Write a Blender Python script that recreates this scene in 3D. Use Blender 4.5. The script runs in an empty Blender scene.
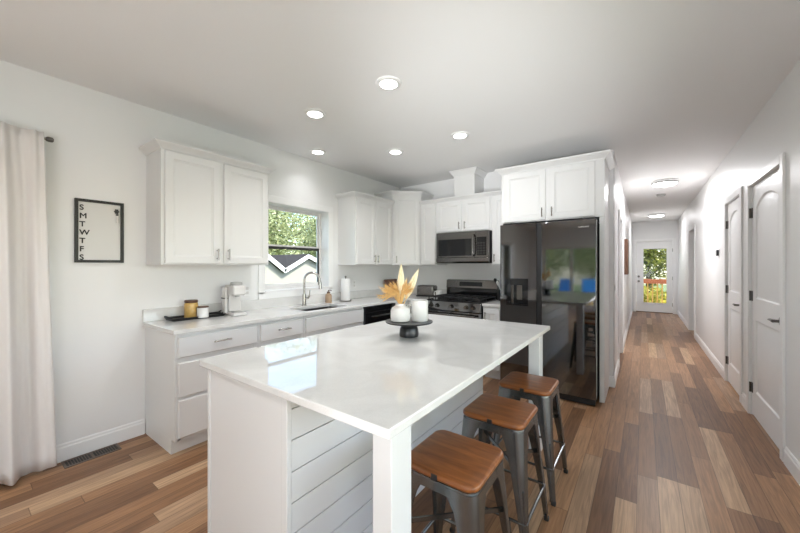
import bpy, bmesh, math, random
from mathutils import Vector, Matrix
random.seed(7)
S = bpy.context.scene
C = S.collection
PI = math.pi

# ------------------------------------------------------------------ camera
cam = bpy.data.cameras.new('camera')
cam.sensor_width = 36.0
cam.lens = 332.0 / 800 * 36.0
cam.shift_y = -0.5 / 800
cam.clip_start = 0.03
co = bpy.data.objects.new('camera', cam)
co.location = (0, 0, 1.35)
co.rotation_euler = (PI / 2, 0, math.radians(36.2))
C.objects.link(co)
S.camera = co

# ------------------------------------------------------------------ world, sun, exposure
S.view_settings.view_transform = 'Standard'
S.view_settings.look = 'None'
S.view_settings.gamma = 1.0
S.view_settings.use_curve_mapping = False
S.view_settings.exposure = 0.17
W = bpy.data.worlds.new('world')
S.world = W
W.use_nodes = True
nt = W.node_tree
bg = nt.nodes['Background']
sky = nt.nodes.new('ShaderNodeTexSky')
sky.sky_type = 'NISHITA'
sky.sun_disc = False
sky.sun_elevation = math.radians(48)
sky.sun_rotation = math.radians(90)
nt.links.new(sky.outputs['Color'], bg.inputs['Color'])
bg.inputs['Strength'].default_value = 0.65


def lamp(name, kind, loc, rot, energy, color=(1, 1, 1), **kw):
    l = bpy.data.lights.new(name, kind)
    l.energy = energy
    l.color = color
    for k, v in kw.items():
        setattr(l, k, v)
    o = bpy.data.objects.new(name, l)
    o.location = loc
    o.rotation_euler = rot
    C.objects.link(o)
    return o


XL_ = -3.245
sun = lamp('sun', 'SUN', (6, 0, 9), (0, 0, 0), 7.5, (1.0, 0.95, 0.86), angle=math.radians(1.0))
sun.rotation_euler = Vector((-0.62, -0.10, -0.75)).to_track_quat('-Z', 'Y').to_euler()
# fill lamps at the added near and side windows; daylight at the left door
lamp('added_near_fill', 'AREA', (-0.10, -5.16, 1.2), (PI / 2, 0, 0), 7, (0.95, 0.955, 1.0),
     shape='RECTANGLE', size=1.3, size_y=1.75)
lamp('added_side_fill', 'AREA', (.97, 1.35, 1.28), (0, PI / 2, 0), 4.8, (0.95, 0.955, 1.0),
     shape='RECTANGLE', size=1.6, size_y=2.6)
lamp('daylight_left_door', 'AREA', (XL_ - .17, -2.35, 1.05), (0, -PI / 2, 0), 62, (0.95, 0.955, 1.0),
     shape='RECTANGLE', size=1.85, size_y=1.6)
# added unseen fill: a disc for the ceiling, a spot for its far end
lamp('added_ceiling_fill', 'AREA', (-.1, -1.6, .95), (PI - .6, 0, 0), 26, (0.95, 0.955, 1.0), shape='DISK', size=1.3)
fl = lamp('added_far_ceiling_spot', 'SPOT', (.2, -1.5, .7), (0, 0, 0), 600, (0.95, 0.975, 1.0),
          spot_size=math.radians(34), spot_blend=1.0, shadow_soft_size=.3)
fl.rotation_euler = Vector((-1.55, 5.1, 1.95)).to_track_quat('-Z', 'Y').to_euler()
CAN_W = 4.0
HALL_W = 26.0

# ------------------------------------------------------------------ materials


def pmat(name, col, rough=0.5, metal=0.0, spec=0.5, coat=0.0, bump=None, var=None, trans=0.0, emit=None):
    m = bpy.data.materials.new(name)
    m.use_nodes = True
    t = m.node_tree
    b = t.nodes['Principled BSDF']
    b.inputs['Base Color'].default_value = (*col, 1)
    b.inputs['Roughness'].default_value = rough
    b.inputs['Metallic'].default_value = metal
    b.inputs['Specular IOR Level'].default_value = spec
    b.inputs['Coat Weight'].default_value = coat
    b.inputs['Transmission Weight'].default_value = trans
    if emit:
        b.inputs['Emission Color'].default_value = (*emit[0], 1)
        b.inputs['Emission Strength'].default_value = emit[1]
    tc = t.nodes.new('ShaderNodeTexCoord')
    if var:  # (scale, amount) gentle mottling of the surface colour
        n = t.nodes.new('ShaderNodeTexNoise')
        n.inputs['Scale'].default_value = var[0]
        n.inputs['Detail'].default_value = 4
        t.links.new(tc.outputs['Object'], n.inputs['Vector'])
        mx = t.nodes.new('ShaderNodeMix')
        mx.data_type = 'RGBA'
        mx.inputs[6].default_value = (*[c * (1 - var[1]) for c in col], 1)
        mx.inputs[7].default_value = (*[min(1, c * (1 + var[1])) for c in col], 1)
        t.links.new(n.outputs['Fac'], mx.inputs[0])
        t.links.new(mx.outputs[2], b.inputs['Base Color'])
    if bump:
        n = t.nodes.new('ShaderNodeTexNoise')
        n.inputs['Scale'].default_value = bump[0]
        n.inputs['Detail'].default_value = 3
        t.links.new(tc.outputs['Object'], n.inputs['Vector'])
        bp = t.nodes.new('ShaderNodeBump')
        bp.inputs['Strength'].default_value = bump[1]
        bp.inputs['Distance'].default_value = 0.01
        t.links.new(n.outputs['Fac'], bp.inputs['Height'])
        t.links.new(bp.outputs['Normal'], b.inputs['Normal'])
    return m


M = {}
M['wall'] = pmat('wall_paint', (.875, .872, .865), .42, spec=.45, bump=(90, .03))
M['ceiling'] = pmat('ceiling_paint', (.90, .897, .893), .75, bump=(60, .05))
M['trim'] = pmat('trim_paint', (.92, .917, .91), .35)
M['cab'] = pmat('cabinet_paint', (.79, .787, .778), .36, var=(3, .01))
M['island'] = pmat('island_paint', (.80, .797, .79), .22, var=(3, .01))
M['chrome'] = pmat('brushed_nickel', (.40, .385, .365), .22, 1.0)
M['nickel_dark'] = pmat('dark_nickel', (.17, .16, .15), .3, 1.0)
M['steel'] = pmat('stainless', (.19, .18, .175), .22, 1.0, bump=(8, .02))
M['blacksteel'] = pmat('black_stainless', (.19, .19, .193), .05, 1.0)
M['blackgloss'] = pmat('black_glass', (.008, .008, .009), .06)
M['blackmatte'] = pmat('black_matte', (.012, .012, .013), .45)
M['iron'] = pmat('cast_iron', (.015, .015, .016), .5, bump=(120, .2))
M['gun'] = pmat('gunmetal', (.20, .21, .215), .26, .95, var=(18, .18))
M['rubber'] = pmat('black_rubber', (.015, .015, .015), .6)
M['ceramic'] = pmat('white_ceramic', (.80, .79, .77), .30, bump=(40, .05))
M['plastic'] = pmat('white_plastic', (.74, .72, .70), .32)
M['paper'] = pmat('paper_towel', (.84, .83, .82), .9, bump=(70, .25))
M['screen'] = pmat('board_panel', (.70, .69, .67), .35)
M['vinyl'] = pmat('window_vinyl', (.82, .81, .80), .4)
M['bronze'] = pmat('screen_frame_bronze', (.028, .026, .024), .45)
M['siding'] = pmat('house_siding', (.36, .34, .29), .7)
M['roof'] = pmat('roof_shingle', (.05, .044, .04), .95, spec=.2, var=(12, .35))
M['fascia'] = pmat('white_fascia', (.85, .84, .82), .6)
M['deckred'] = pmat('red_cedar', (.42, .13, .06), .7, var=(9, .3))
M['deckgold'] = pmat('yellow_pine', (.55, .34, .10), .7, var=(9, .25))
M['ground'] = pmat('lawn', (.13, .17, .05), .95, var=(1.5, .4))
M['bark'] = pmat('bark', (.09, .065, .045), .9, bump=(14, .6))
M['bluechair'] = pmat('blue_plastic', (.02, .22, .60), .4)
M['linen'] = pmat('curtain_linen', (.80, .765, .745), .9, bump=(300, .15))
M['tan'] = pmat('tan_soap', (.45, .31, .20), .25, var=(30, .15))
M['amber'] = pmat('amber_glass', (.62, .40, .13), .1, var=(40, .3))
M['walnut'] = pmat('dark_walnut', (.11, .052, .03), .5, var=(20, .4))
M['copperboard'] = pmat('reddish_board', (.17, .075, .05), .45, var=(15, .4))
M['straw'] = pmat('dried_straw', (.72, .45, .17), .8, var=(60, .3))
M['palm'] = pmat('dried_palm', (.90, .74, .50), .75, var=(50, .2))
M['marble'] = pmat('dark_marble', (.022, .023, .025), .28, var=(9, .6))
M['lens'] = pmat('lamp_diffuser', (.9, .9, .88), .5, emit=((1.0, .98, .95), 10.0))
M['ledgreen'] = pmat('appliance_display', (.01, .012, .015), .1)
M['vent'] = pmat('vent_metal', (.17, .135, .11), .45, .4)
M['sage'] = pmat('grey_plastic', (.45, .45, .44), .4)
M['silverlogo'] = pmat('silver_logo', (.75, .75, .75), .3, .7)
M['art'] = pmat('brown_canvas', (.20, .12, .06), .7, var=(8, .5))


def leaf_mat(name, cols):
    m = bpy.data.materials.new(name)
    m.use_nodes = True
    t = m.node_tree
    b = t.nodes['Principled BSDF']
    g = t.nodes.new('ShaderNodeNewGeometry')
    r = t.nodes.new('ShaderNodeValToRGB')
    for i, c in enumerate(cols):
        p = i / (len(cols) - 1)
        e = r.color_ramp.elements[0] if i == 0 else (r.color_ramp.elements[1] if i == len(cols) - 1 else r.color_ramp.elements.new(p))
        e.position = p
        e.color = (*c, 1)
    t.links.new(g.outputs['Random Per Island'], r.inputs['Fac'])
    t.links.new(r.outputs['Color'], b.inputs['Base Color'])
    b.inputs['Roughness'].default_value = .6
    tr = t.nodes.new('ShaderNodeBsdfTranslucent')
    t.links.new(r.outputs['Color'], tr.inputs['Color'])
    mx = t.nodes.new('ShaderNodeMixShader')
    mx.inputs[0].default_value = .4
    t.links.new(b.outputs[0], mx.inputs[1])
    t.links.new(tr.outputs[0], mx.inputs[2])
    t.links.new(mx.outputs[0], t.nodes['Material Output'].inputs[0])
    return m


M['leaf'] = leaf_mat('leaves_bright', [(.07, .12, .02), (.34, .42, .07), (.62, .66, .20), (.85, .85, .50)])
M['leafdark'] = leaf_mat('leaves_deep', [(.02, .05, .015), (.07, .14, .03), (.20, .30, .06), (.45, .42, .08)])
M['leafyellow'] = leaf_mat('leaves_yellow', [(.20, .22, .03), (.45, .42, .06), (.65, .55, .10)])


def glass_mat():
    m = bpy.data.materials.new('window_glass')
    m.use_nodes = True
    t = m.node_tree
    t.nodes.remove(t.nodes['Principled BSDF'])
    tr = t.nodes.new('ShaderNodeBsdfTransparent')
    tr.inputs[0].default_value = (.96, .98, .97, 1)
    gl = t.nodes.new('ShaderNodeBsdfGlossy')
    gl.inputs['Roughness'].default_value = .01
    fr = t.nodes.new('ShaderNodeFresnel')
    fr.inputs[0].default_value = 1.25
    mx = t.nodes.new('ShaderNodeMixShader')
    t.links.new(fr.outputs[0], mx.inputs[0])
    t.links.new(tr.outputs[0], mx.inputs[1])
    t.links.new(gl.outputs[0], mx.inputs[2])
    t.links.new(mx.outputs[0], t.nodes['Material Output'].inputs[0])
    return m


M['glass'] = glass_mat()


def floor_mat():
    m = bpy.data.materials.new('oak_plank_floor')
    m.use_nodes = True
    t = m.node_tree
    N, L = t.nodes, t.links
    b = N['Principled BSDF']

    def math_(op, a, bb=None, c=None):
        n = N.new('ShaderNodeMath')
        n.operation = op
        for i, v in enumerate((a, bb, c)):
            if v is None:
                continue
            if isinstance(v, (int, float)):
                n.inputs[i].default_value = v
            else:
                L.new(v, n.inputs[i])
        return n.outputs[0]
    tc = N.new('ShaderNodeTexCoord')
    sp = N.new('ShaderNodeSeparateXYZ')
    L.new(tc.outputs['Object'], sp.inputs[0])
    xs = math_('DIVIDE', math_('ADD', sp.outputs[0], 10.077), 0.1015)
    row = math_('FLOOR', xs)
    w1 = N.new('ShaderNodeTexWhiteNoise')
    w1.noise_dimensions = '1D'
    L.new(row, w1.inputs['W'])
    ys = math_('ADD', math_('DIVIDE', math_('ADD', sp.outputs[1], 20), 1.15), math_('MULTIPLY', w1.outputs['Value'], 3.7))
    col = math_('FLOOR', ys)
    cb = N.new('ShaderNodeCombineXYZ')
    L.new(row, cb.inputs[0])
    L.new(col, cb.inputs[1])
    w2 = N.new('ShaderNodeTexWhiteNoise')
    w2.noise_dimensions = '2D'
    L.new(cb.outputs[0], w2.inputs['Vector'])
    ramp = N.new('ShaderNodeValToRGB')
    cr = ramp.color_ramp
    stops = [(0, (.165, .083, .045)), (.2, (.25, .130, .068)), (.45, (.33, .175, .090)), (.68, (.40, .220, .115)),
             (.85, (.35, .215, .135)), (1, (.52, .335, .20))]
    cr.elements[0].position, cr.elements[0].color = stops[0][0], (*stops[0][1], 1)
    cr.elements[1].position, cr.elements[1].color = stops[-1][0], (*stops[-1][1], 1)
    for p, c in stops[1:-1]:
        e = cr.elements.new(p)
        e.color = (*c, 1)
    L.new(w2.outputs['Value'], ramp.inputs['Fac'])
    # grain
    gx = math_('MULTIPLY', sp.outputs[0], 55)
    gy = math_('ADD', math_('MULTIPLY', sp.outputs[1], 2.6), math_('MULTIPLY', w2.outputs['Value'], 80))
    gc = N.new('ShaderNodeCombineXYZ')
    L.new(gx, gc.inputs[0])
    L.new(gy, gc.inputs[1])
    L.new(math_('MULTIPLY', w2.outputs['Value'], 37), gc.inputs[2])
    gn = N.new('ShaderNodeTexNoise')
    gn.inputs['Scale'].default_value = 1.0
    gn.inputs['Detail'].default_value = 5
    gn.inputs['Distortion'].default_value = 1.4
    L.new(gc.outputs[0], gn.inputs['Vector'])
    gr = N.new('ShaderNodeMapRange')
    gr.inputs[1].default_value = .3
    gr.inputs[2].default_value = .7
    gr.inputs[3].default_value = .66
    gr.inputs[4].default_value = 1.2
    L.new(gn.outputs['Fac'], gr.inputs[0])
    # seams
    fx = math_('FRACT', xs)
    fy = math_('FRACT', ys)
    ex = math_('MINIMUM', fx, math_('SUBTRACT', 1, fx))
    ey = math_('MINIMUM', fy, math_('SUBTRACT', 1, fy))
    sx = math_('GREATER_THAN', ex, .016)
    sy = math_('GREATER_THAN', ey, .0016)
    seam = math_('MULTIPLY', sx, sy)
    seamv = math_('ADD', math_('MULTIPLY', seam, .5), .5)
    vm = N.new('ShaderNodeVectorMath')
    vm.operation = 'SCALE'
    L.new(ramp.outputs['Color'], vm.inputs[0])
    L.new(math_('MULTIPLY', gr.outputs[0], seamv), vm.inputs['Scale'])
    L.new(vm.outputs[0], b.inputs['Base Color'])
    b.inputs['Roughness'].default_value = .36
    b.inputs['Specular IOR Level'].default_value = .25
    bp = N.new('ShaderNodeBump')
    bp.inputs['Strength'].default_value = .12
    bp.inputs['Distance'].default_value = .004
    L.new(math_('ADD', seam, math_('MULTIPLY', gn.outputs['Fac'], .35)), bp.inputs['Height'])
    L.new(bp.outputs['Normal'], b.inputs['Normal'])
    return m


def quartz_mat():
    m = bpy.data.materials.new('white_quartz')
    m.use_nodes = True
    t = m.node_tree
    N, L = t.nodes, t.links
    b = N['Principled BSDF']
    tc = N.new('ShaderNodeTexCoord')
    n = N.new('ShaderNodeTexNoise')
    n.inputs['Scale'].default_value = 1.6
    n.inputs['Detail'].default_value = 6
    n.inputs['Distortion'].default_value = 1.8
    L.new(tc.outputs['Object'], n.inputs['Vector'])
    r = N.new('ShaderNodeValToRGB')
    e = r.color_ramp.elements
    e[0].position, e[0].color = .40, (.80, .79, .77, 1)
    e[1].position, e[1].color = .62, (.80, .79, .77, 1)
    k = e.new(.50)
    k.color = (.745, .735, .715, 1)
    L.new(n.outputs['Fac'], r.inputs['Fac'])
    n2 = N.new('ShaderNodeTexNoise')
    n2.inputs['Scale'].default_value = 180
    L.new(tc.outputs['Object'], n2.inputs['Vector'])
    mr = N.new('ShaderNodeMapRange')
    mr.inputs[1].default_value = .3
    mr.inputs[2].default_value = .7
    mr.inputs[3].default_value = .965
    mr.inputs[4].default_value = 1.02
    L.new(n2.outputs['Fac'], mr.inputs[0])
    vm = N.new('ShaderNodeVectorMath')
    vm.operation = 'SCALE'
    L.new(r.outputs['Color'], vm.inputs[0])
    L.new(mr.outputs[0], vm.inputs['Scale'])
    L.new(vm.outputs[0], b.inputs['Base Color'])
    b.inputs['Roughness'].default_value = .035
    b.inputs['Specular IOR Level'].default_value = .75
    return m


def seat_mat():
    m = bpy.data.materials.new('stained_elm_seat')
    m.use_nodes = True
    t = m.node_tree
    N, L = t.nodes, t.links
    b = N['Principled BSDF']
    tc = N.new('ShaderNodeTexCoord')
    oi = N.new('ShaderNodeObjectInfo')
    mp = N.new('ShaderNodeMapping')
    mp.inputs['Scale'].default_value = (5, 38, 20)
    L.new(tc.outputs['Object'], mp.inputs['Vector'])
    ad = N.new('ShaderNodeVectorMath')
    ad.operation = 'ADD'
    L.new(mp.outputs[0], ad.inputs[0])
    L.new(oi.outputs['Location'], ad.inputs[1])
    n = N.new('ShaderNodeTexNoise')
    n.inputs['Scale'].default_value = 1
    n.inputs['Detail'].default_value = 6
    n.inputs['Distortion'].default_value = .8
    L.new(ad.outputs[0], n.inputs['Vector'])
    r = N.new('ShaderNodeValToRGB')
    e = r.color_ramp.elements
    e[0].position, e[0].color = .3, (.17, .054, .014, 1)
    e[1].position, e[1].color = .72, (.35, .122, .034, 1)
    L.new(n.outputs['Fac'], r.inputs['Fac'])
    L.new(r.outputs['Color'], b.inputs['Base Color'])
    b.inputs['Roughness'].default_value = .3
    return m


R90 = PI / 2
M['floor'] = floor_mat()
M['quartz'] = quartz_mat()
M['seat'] = seat_mat()

# ------------------------------------------------------------------ mesh builder


class MB:
    def __init__(self):
        self.bm = bmesh.new()

    def box(self, x0, x1, y0, y1, z0, z1):
        v = [self.bm.verts.new(p) for p in ((x0, y0, z0), (x1, y0, z0), (x1, y1, z0), (x0, y1, z0),
                                            (x0, y0, z1), (x1, y0, z1), (x1, y1, z1), (x0, y1, z1))]
        for f in ((3, 2, 1, 0), (4, 5, 6, 7), (0, 1, 5, 4), (1, 2, 6, 5), (2, 3, 7, 6), (3, 0, 4, 7)):
            self.bm.faces.new([v[i] for i in f])
        return self

    def loops(self, rings, closed=True, cap0=True, cap1=True, ring_closed=False):
        vs = [[self.bm.verts.new(p) for p in r] for r in rings]
        n = len(rings[0])
        k = len(vs)
        for i in range(k if ring_closed else k - 1):
            a, b = vs[i], vs[(i + 1) % k]
            for j in range(n if closed else n - 1):
                try:
                    self.bm.faces.new((a[j], a[(j + 1) % n], b[(j + 1) % n], b[j]))
                except ValueError:
                    pass
        if cap0 and not ring_closed:
            self.bm.faces.new(vs[0][::-1])
        if cap1 and not ring_closed:
            self.bm.faces.new(vs[-1])
        return self

    def cyl(self, p0, p1, r0, r1=None, seg=20):
        return self.tube([p0, p1], [r0, r0 if r1 is None else r1], seg)

    def tube(self, pts, r, seg=10):
        pts = [Vector(p) for p in pts]
        rs = r if isinstance(r, (list, tuple)) else [r] * len(pts)
        rings = []
        t0 = (pts[1] - pts[0]).normalized()
        up = Vector((0, 0, 1)) if abs(t0.z) < .9 else Vector((1, 0, 0))
        nrm = (up - t0 * up.dot(t0)).normalized()
        for i, p in enumerate(pts):
            if i == 0:
                t = t0
            elif i == len(pts) - 1:
                t = (pts[-1] - pts[-2]).normalized()
            else:
                t = ((pts[i + 1] - p).normalized() + (p - pts[i - 1]).normalized()).normalized()
            nrm = (nrm - t * nrm.dot(t)).normalized()
            bn = t.cross(nrm)
            rings.append([p + (nrm * math.cos(2 * PI * k / seg) + bn * math.sin(2 * PI * k / seg)) * rs[i] for k in range(seg)])
        return self.loops(rings)

    def lathe(self, prof, cx=0, cy=0, seg=32, z=0):
        rings = [[(cx + r * math.cos(2 * PI * k / seg), cy + r * math.sin(2 * PI * k / seg), z + h) for k in range(seg)]
                 for r, h in prof]
        if prof[0] == prof[-1]:
            return self.loops(rings[:-1], ring_closed=True)
        return self.loops(rings, True, prof[0][0] > 1e-4, prof[-1][0] > 1e-4)

    def prism(self, poly, axis, a, b):
        def P(u, v, w):
            return {'x': (w, u, v), 'y': (u, w, v), 'z': (u, v, w)}[axis]
        return self.loops([[P(u, v, a) for u, v in poly], [P(u, v, b) for u, v in poly]])

    def sweep(self, path, prof, z=0):
        """profile (outset, height) swept along an open plan path, outwards = right-hand side, mitred"""
        n = len(path)
        P = [Vector((p[0], p[1])) for p in path]
        rings = []
        for i in range(n):
            d0 = (P[i] - P[i - 1]).normalized() if i else None
            d1 = (P[i + 1] - P[i]).normalized() if i < n - 1 else None
            n0 = Vector((d0.y, -d0.x)) if d0 else None
            n1 = Vector((d1.y, -d1.x)) if d1 else None
            if n0 is None:
                m, k = n1, 1
            elif n1 is None:
                m, k = n0, 1
            else:
                m = (n0 + n1).normalized()
                k = 1 / max(.2, m.dot(n1))
            rings.append([(P[i].x + m.x * k * o, P[i].y + m.y * k * o, z + h) for o, h in prof])
        return self.loops(rings)

    def shaker(self, x0, x1, z0, z1, yb, t=.019, fw=.055, rec=.013):
        """a framed door facing -Y with a recessed flat panel; back at y=yb"""
        yf = yb - t

        def R(i, y):
            return [(x0 + i, y, z0 + i), (x1 - i, y, z0 + i), (x1 - i, y, z1 - i), (x0 + i, y, z1 - i)]
        e = .003
        return self.loops([R(0, yb), R(0, yf + e), R(e, yf), R(fw, yf), R(fw + .004, yf + rec * .5), R(fw + .010, yf + rec * .55),
                           R(fw + .014, yf + rec)])

    def plate(self, x0, x1, z0, z1, yb, t=.019):
        """slab front facing -Y with a softened edge"""
        yf = yb - t

        def R(i, y):
            return [(x0 + i, y, z0 + i), (x1 - i, y, z0 + i), (x1 - i, y, z1 - i), (x0 + i, y, z1 - i)]
        return self.loops([R(0, yb), R(0, yf + .006), R(.006, yf)])

    def pull(self, x, z, yf, length=.10, vert=True, r=.0065):
        a = length / 2
        d = .028
        if vert:
            self.cyl((x, yf - d, z - a), (x, yf - d, z + a), r, seg=10)
            for s in (-1, 1):
                self.cyl((x, yf, z + s * a * .7), (x, yf - d, z + s * a * .7), r * .8, seg=8)
        else:
            self.cyl((x - a, yf - d, z), (x + a, yf - d, z), r, seg=10)
            for s in (-1, 1):
                self.cyl((x + s * a * .7, yf, z), (x + s * a * .7, yf - d, z), r * .8, seg=8)
        return self

    def rot(self, mat):
        bmesh.ops.transform(self.bm, matrix=mat, verts=self.bm.verts)
        return self


def obj(name, mb, mat, parent=None, bevel=0, smooth=35, seg=2):
    me = bpy.data.meshes.new(name)
    bmesh.ops.recalc_face_normals(mb.bm, faces=mb.bm.faces)
    mb.bm.to_mesh(me)
    mb.bm.free()
    me.materials.append(M[mat] if isinstance(mat, str) else mat)
    o = bpy.data.objects.new(name, me)
    C.objects.link(o)
    if parent:
        o.parent = parent
    if bevel:
        bv = o.modifiers.new('bevel', 'BEVEL')
        bv.width = bevel
        bv.segments = seg
        bv.limit_method = 'ANGLE'
        bv.angle_limit = math.radians(40)
    if smooth:
        for p in me.polygons:
            p.use_smooth = True
        try:
            me.set_sharp_from_angle(angle=math.radians(smooth))
        except Exception:
            pass
    return o


def thing(name, label, cat, loc=(0, 0, 0), rotz=0, group=None):
    o = bpy.data.objects.new(name, None)
    o.empty_display_size = .1
    C.objects.link(o)
    o.location = loc
    o.rotation_euler = (0, 0, rotz)
    o['label'] = label
    o['category'] = cat
    if group:
        o['group'] = group
    return o


def tag(o, label, cat, group=None, kind=None):
    if label:
        o['label'] = label
        o['category'] = cat
    if group:
        o['group'] = group
    if kind:
        o['kind'] = kind
    return o


def struct(name, mb, mat, **kw):
    o = obj(name, mb, mat, **kw)
    o['kind'] = 'structure'
    return o


def sgroup(name, loc=(0, 0, 0), rotz=0):
    o = bpy.data.objects.new(name, None)
    C.objects.link(o)
    o.location = loc
    o.rotation_euler = (0, 0, rotz)
    o['kind'] = 'structure'
    return o


def dup(root, loc, rotz=None, label=None, group=None, scale=None):
    r = root.copy()
    C.objects.link(r)
    r.location = loc
    if rotz is not None:
        r.rotation_euler = (0, 0, rotz)
    if scale:
        r.scale = scale
    if label:
        r['label'] = label
    if group:
        r['group'] = group
    for ch in list(root.children):
        c = ch.copy()
        C.objects.link(c)
        c.parent = r
        for g in ch.children:
            d = g.copy()
            C.objects.link(d)
            d.parent = c
    return r


def text_part(name, txt, size, mat, parent, matrix, depth=.0008, align='LEFT', bold=0):
    cu = bpy.data.curves.new('txt', 'FONT')
    cu.body = txt
    cu.size = size
    cu.align_x = align
    cu.extrude = depth
    to = bpy.data.objects.new('txt', cu)
    C.objects.link(to)
    bpy.context.view_layer.update()
    dg = bpy.context.evaluated_depsgraph_get()
    me = bpy.data.meshes.new_from_object(to.evaluated_get(dg))
    bpy.data.objects.remove(to)
    if bold:
        b2 = bmesh.new()
        b2.from_mesh(me)
        for dx, dy in ((bold, 0), (bold / 2, bold * .6), (bold / 2, -bold * .6)):
            n0 = len(b2.verts)
            b2.from_mesh(me)
            b2.verts.ensure_lookup_table()
            for v in b2.verts[n0:]:
                v.co += Vector((dx, dy, 0))
        b2.to_mesh(me)
        b2.free()
    me.transform(matrix)
    me.materials.clear()
    me.materials.append(M[mat])
    o = bpy.data.objects.new(name, me)
    C.objects.link(o)
    o.parent = parent
    return o


# ------------------------------------------------------------------ the room
XL, XR, YB, YN, YE, ZC = -3.245, .79, 4.43, -5.0, 12.1, 2.64
XH = -.265
struct('floor', MB().box(XL - .2, XR + 1.2, YN - .2, YE + .15, -.08, 0), 'floor', smooth=0)
struct('ceiling', MB().box(XL - .2, XR + 3.4, YN - .2, YE + .15, ZC, ZC + .12), 'ceiling', smooth=0)  # stretched past the right wall as an unseen eave to block the sun
# left wall with the kitchen window opening
WY0, WY1, WZ0, WZ1 = 1.995, 2.875, 1.075, 2.035
T = .22
LD = (-3.2, -1.5, 2.05)
struct('wall_left', MB().box(XL - T, XL, YN - .2, LD[0], 0, ZC).box(XL - T, XL, LD[1], WY0, 0, ZC).box(XL - T, XL, LD[0], LD[1], LD[2], ZC).box(XL - T, XL, WY1, YB + .1, 0, ZC)
       .box(XL - T, XL, WY0, WY1, 0, WZ0).box(XL - T, XL, WY0, WY1, WZ1, ZC), 'wall', smooth=0)
struct('wall_back', MB().box(XL, XH, YB, YB + .1, 0, ZC), 'wall', smooth=0)
# hall left wall with one door opening
HY0, HY1, HZ = 5.33, 6.18, 2.04
struct('wall_hall_left', MB().box(XH - .11, XH, 4.39, HY0, 0, ZC).box(XH - .11, XH, HY1, YE, 0, ZC)
       .box(XH - .11, XH, HY0, HY1, HZ, ZC), 'wall', smooth=0)
# right wall with two panel doors and a cased opening further on
D1 = (3.46, 4.335)
D2 = (4.665, 5.405)
D3 = (8.30, 9.25)
DZ = 2.07
RW = (.05, 2.65, .42, 2.12)  # opening of the added side window
w = MB()
ys = [YN - .2, RW[0], RW[1], D1[0], D1[1], D2[0], D2[1], D3[0], D3[1], YE]
w.box(XR, XR + .12, RW[0], RW[1], 0, RW[2]).box(XR, XR + .12, RW[0], RW[1], RW[3], ZC)
for i in range(0, 10, 2):
    w.box(XR, XR + .12, ys[i], ys[i + 1], 0, ZC)
for d in (D1, D2, D3):
    w.box(XR, XR + .12, d[0], d[1], DZ, ZC)
struct('wall_right', w, 'wall', smooth=0)
# hall end wall with glazed door opening
EX0, EX1, EZ = -.165, .68, 2.06
struct('wall_end', MB().box(XH - .11, EX0, YE, YE + .15, 0, ZC).box(EX1, XR + .12, YE, YE + .15, 0, ZC)
       .box(EX0, EX1, YE, YE + .15, EZ, ZC), 'wall', smooth=0)
# near wall (behind the camera) with patio door and the added fill window
PX0, PX1, PZ = -2.80, -1.05, 2.0
QX0, QX1, QZ0, QZ1 = -.75, .55, .32, 2.07
struct('wall_near', MB().box(XL, PX0, YN - .15, YN, 0, ZC).box(PX0, PX1, YN - .15, YN, PZ, ZC)
       .box(PX1, QX0, YN - .15, YN, 0, ZC).box(QX0, QX1, YN - .15, YN, 0, QZ0).box(QX0, QX1, YN - .15, YN, QZ1, ZC)
       .box(QX1, XR, YN - .15, YN, 0, ZC), 'wall', smooth=0)
# side room wall behind the cased opening
struct('wall_side_room', MB().box(XR + 1.1, XR + 1.2, 7.6, 10, 0, ZC).box(XR + .12, XR + 1.1, 7.6, 7.7, 0, ZC)
       .box(XR + .12, XR + 1.1, 9.9, 10, 0, ZC), 'wall', smooth=0)

BBP = [(0, 0), (.014, 0), (.014, .092), (.009, .100), (.009, .112), (.004, .120), (0, .120)]


def baseboard(name, path):
    struct(name, MB().sweep(path, BBP), 'trim', smooth=25)


baseboard('baseboard_left', [(XL, LD[1] + .08), (XL, .943)])
baseboard('baseboard_hall_left', [(XH - .1, 4.39), (XH, 4.39), (XH, HY0 - .07)])
baseboard('baseboard_hall_left_far', [(XH, HY1 + .07), (XH, YE)])
baseboard('baseboard_right', [(XR, D1[0] - .075), (XR, YN)])
baseboard('baseboard_right_hall', [(XR, D3[0] - .07), (XR, D2[1] + .07)])
baseboard('baseboard_right_far', [(XR, YE), (XR, D3[1] + .07)])
# close gap between doors
baseboard('baseboard_right_mid', [(XR, D2[0] - .07), (XR, D1[1] + .07)])


def casing_x(name, y0, y1, z, x, s, wd=.062, th=.016):
    """flat casing around an opening in a wall of constant x; s = side it stands proud on"""
    a, b = sorted((x, x + s * th))
    m = MB().box(a, b, y0 - wd, y0, 0, z + wd).box(a, b, y1, y1 + wd, 0, z + wd).box(a, b, y0, y1, z, z + wd)
    struct(name, m, 'trim', bevel=.004)


casing_x('trim_1', D1[0], D1[1], DZ, XR, -1)
casing_x('trim_2', D2[0], D2[1], DZ, XR, -1)
casing_x('trim_3', D3[0], D3[1], DZ, XR, -1)
casing_x('trim_4', HY0, HY1, HZ, XH, 1)
m = MB().box(EX0 - .065, EX0, YE - .016, YE, 0, EZ + .065).box(EX1, EX1 + .065, YE - .016, YE, 0, EZ + .065).box(EX0, EX1, YE - .016, YE, EZ, EZ + .065)
struct('trim_5', m, 'trim', bevel=.004)


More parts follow.
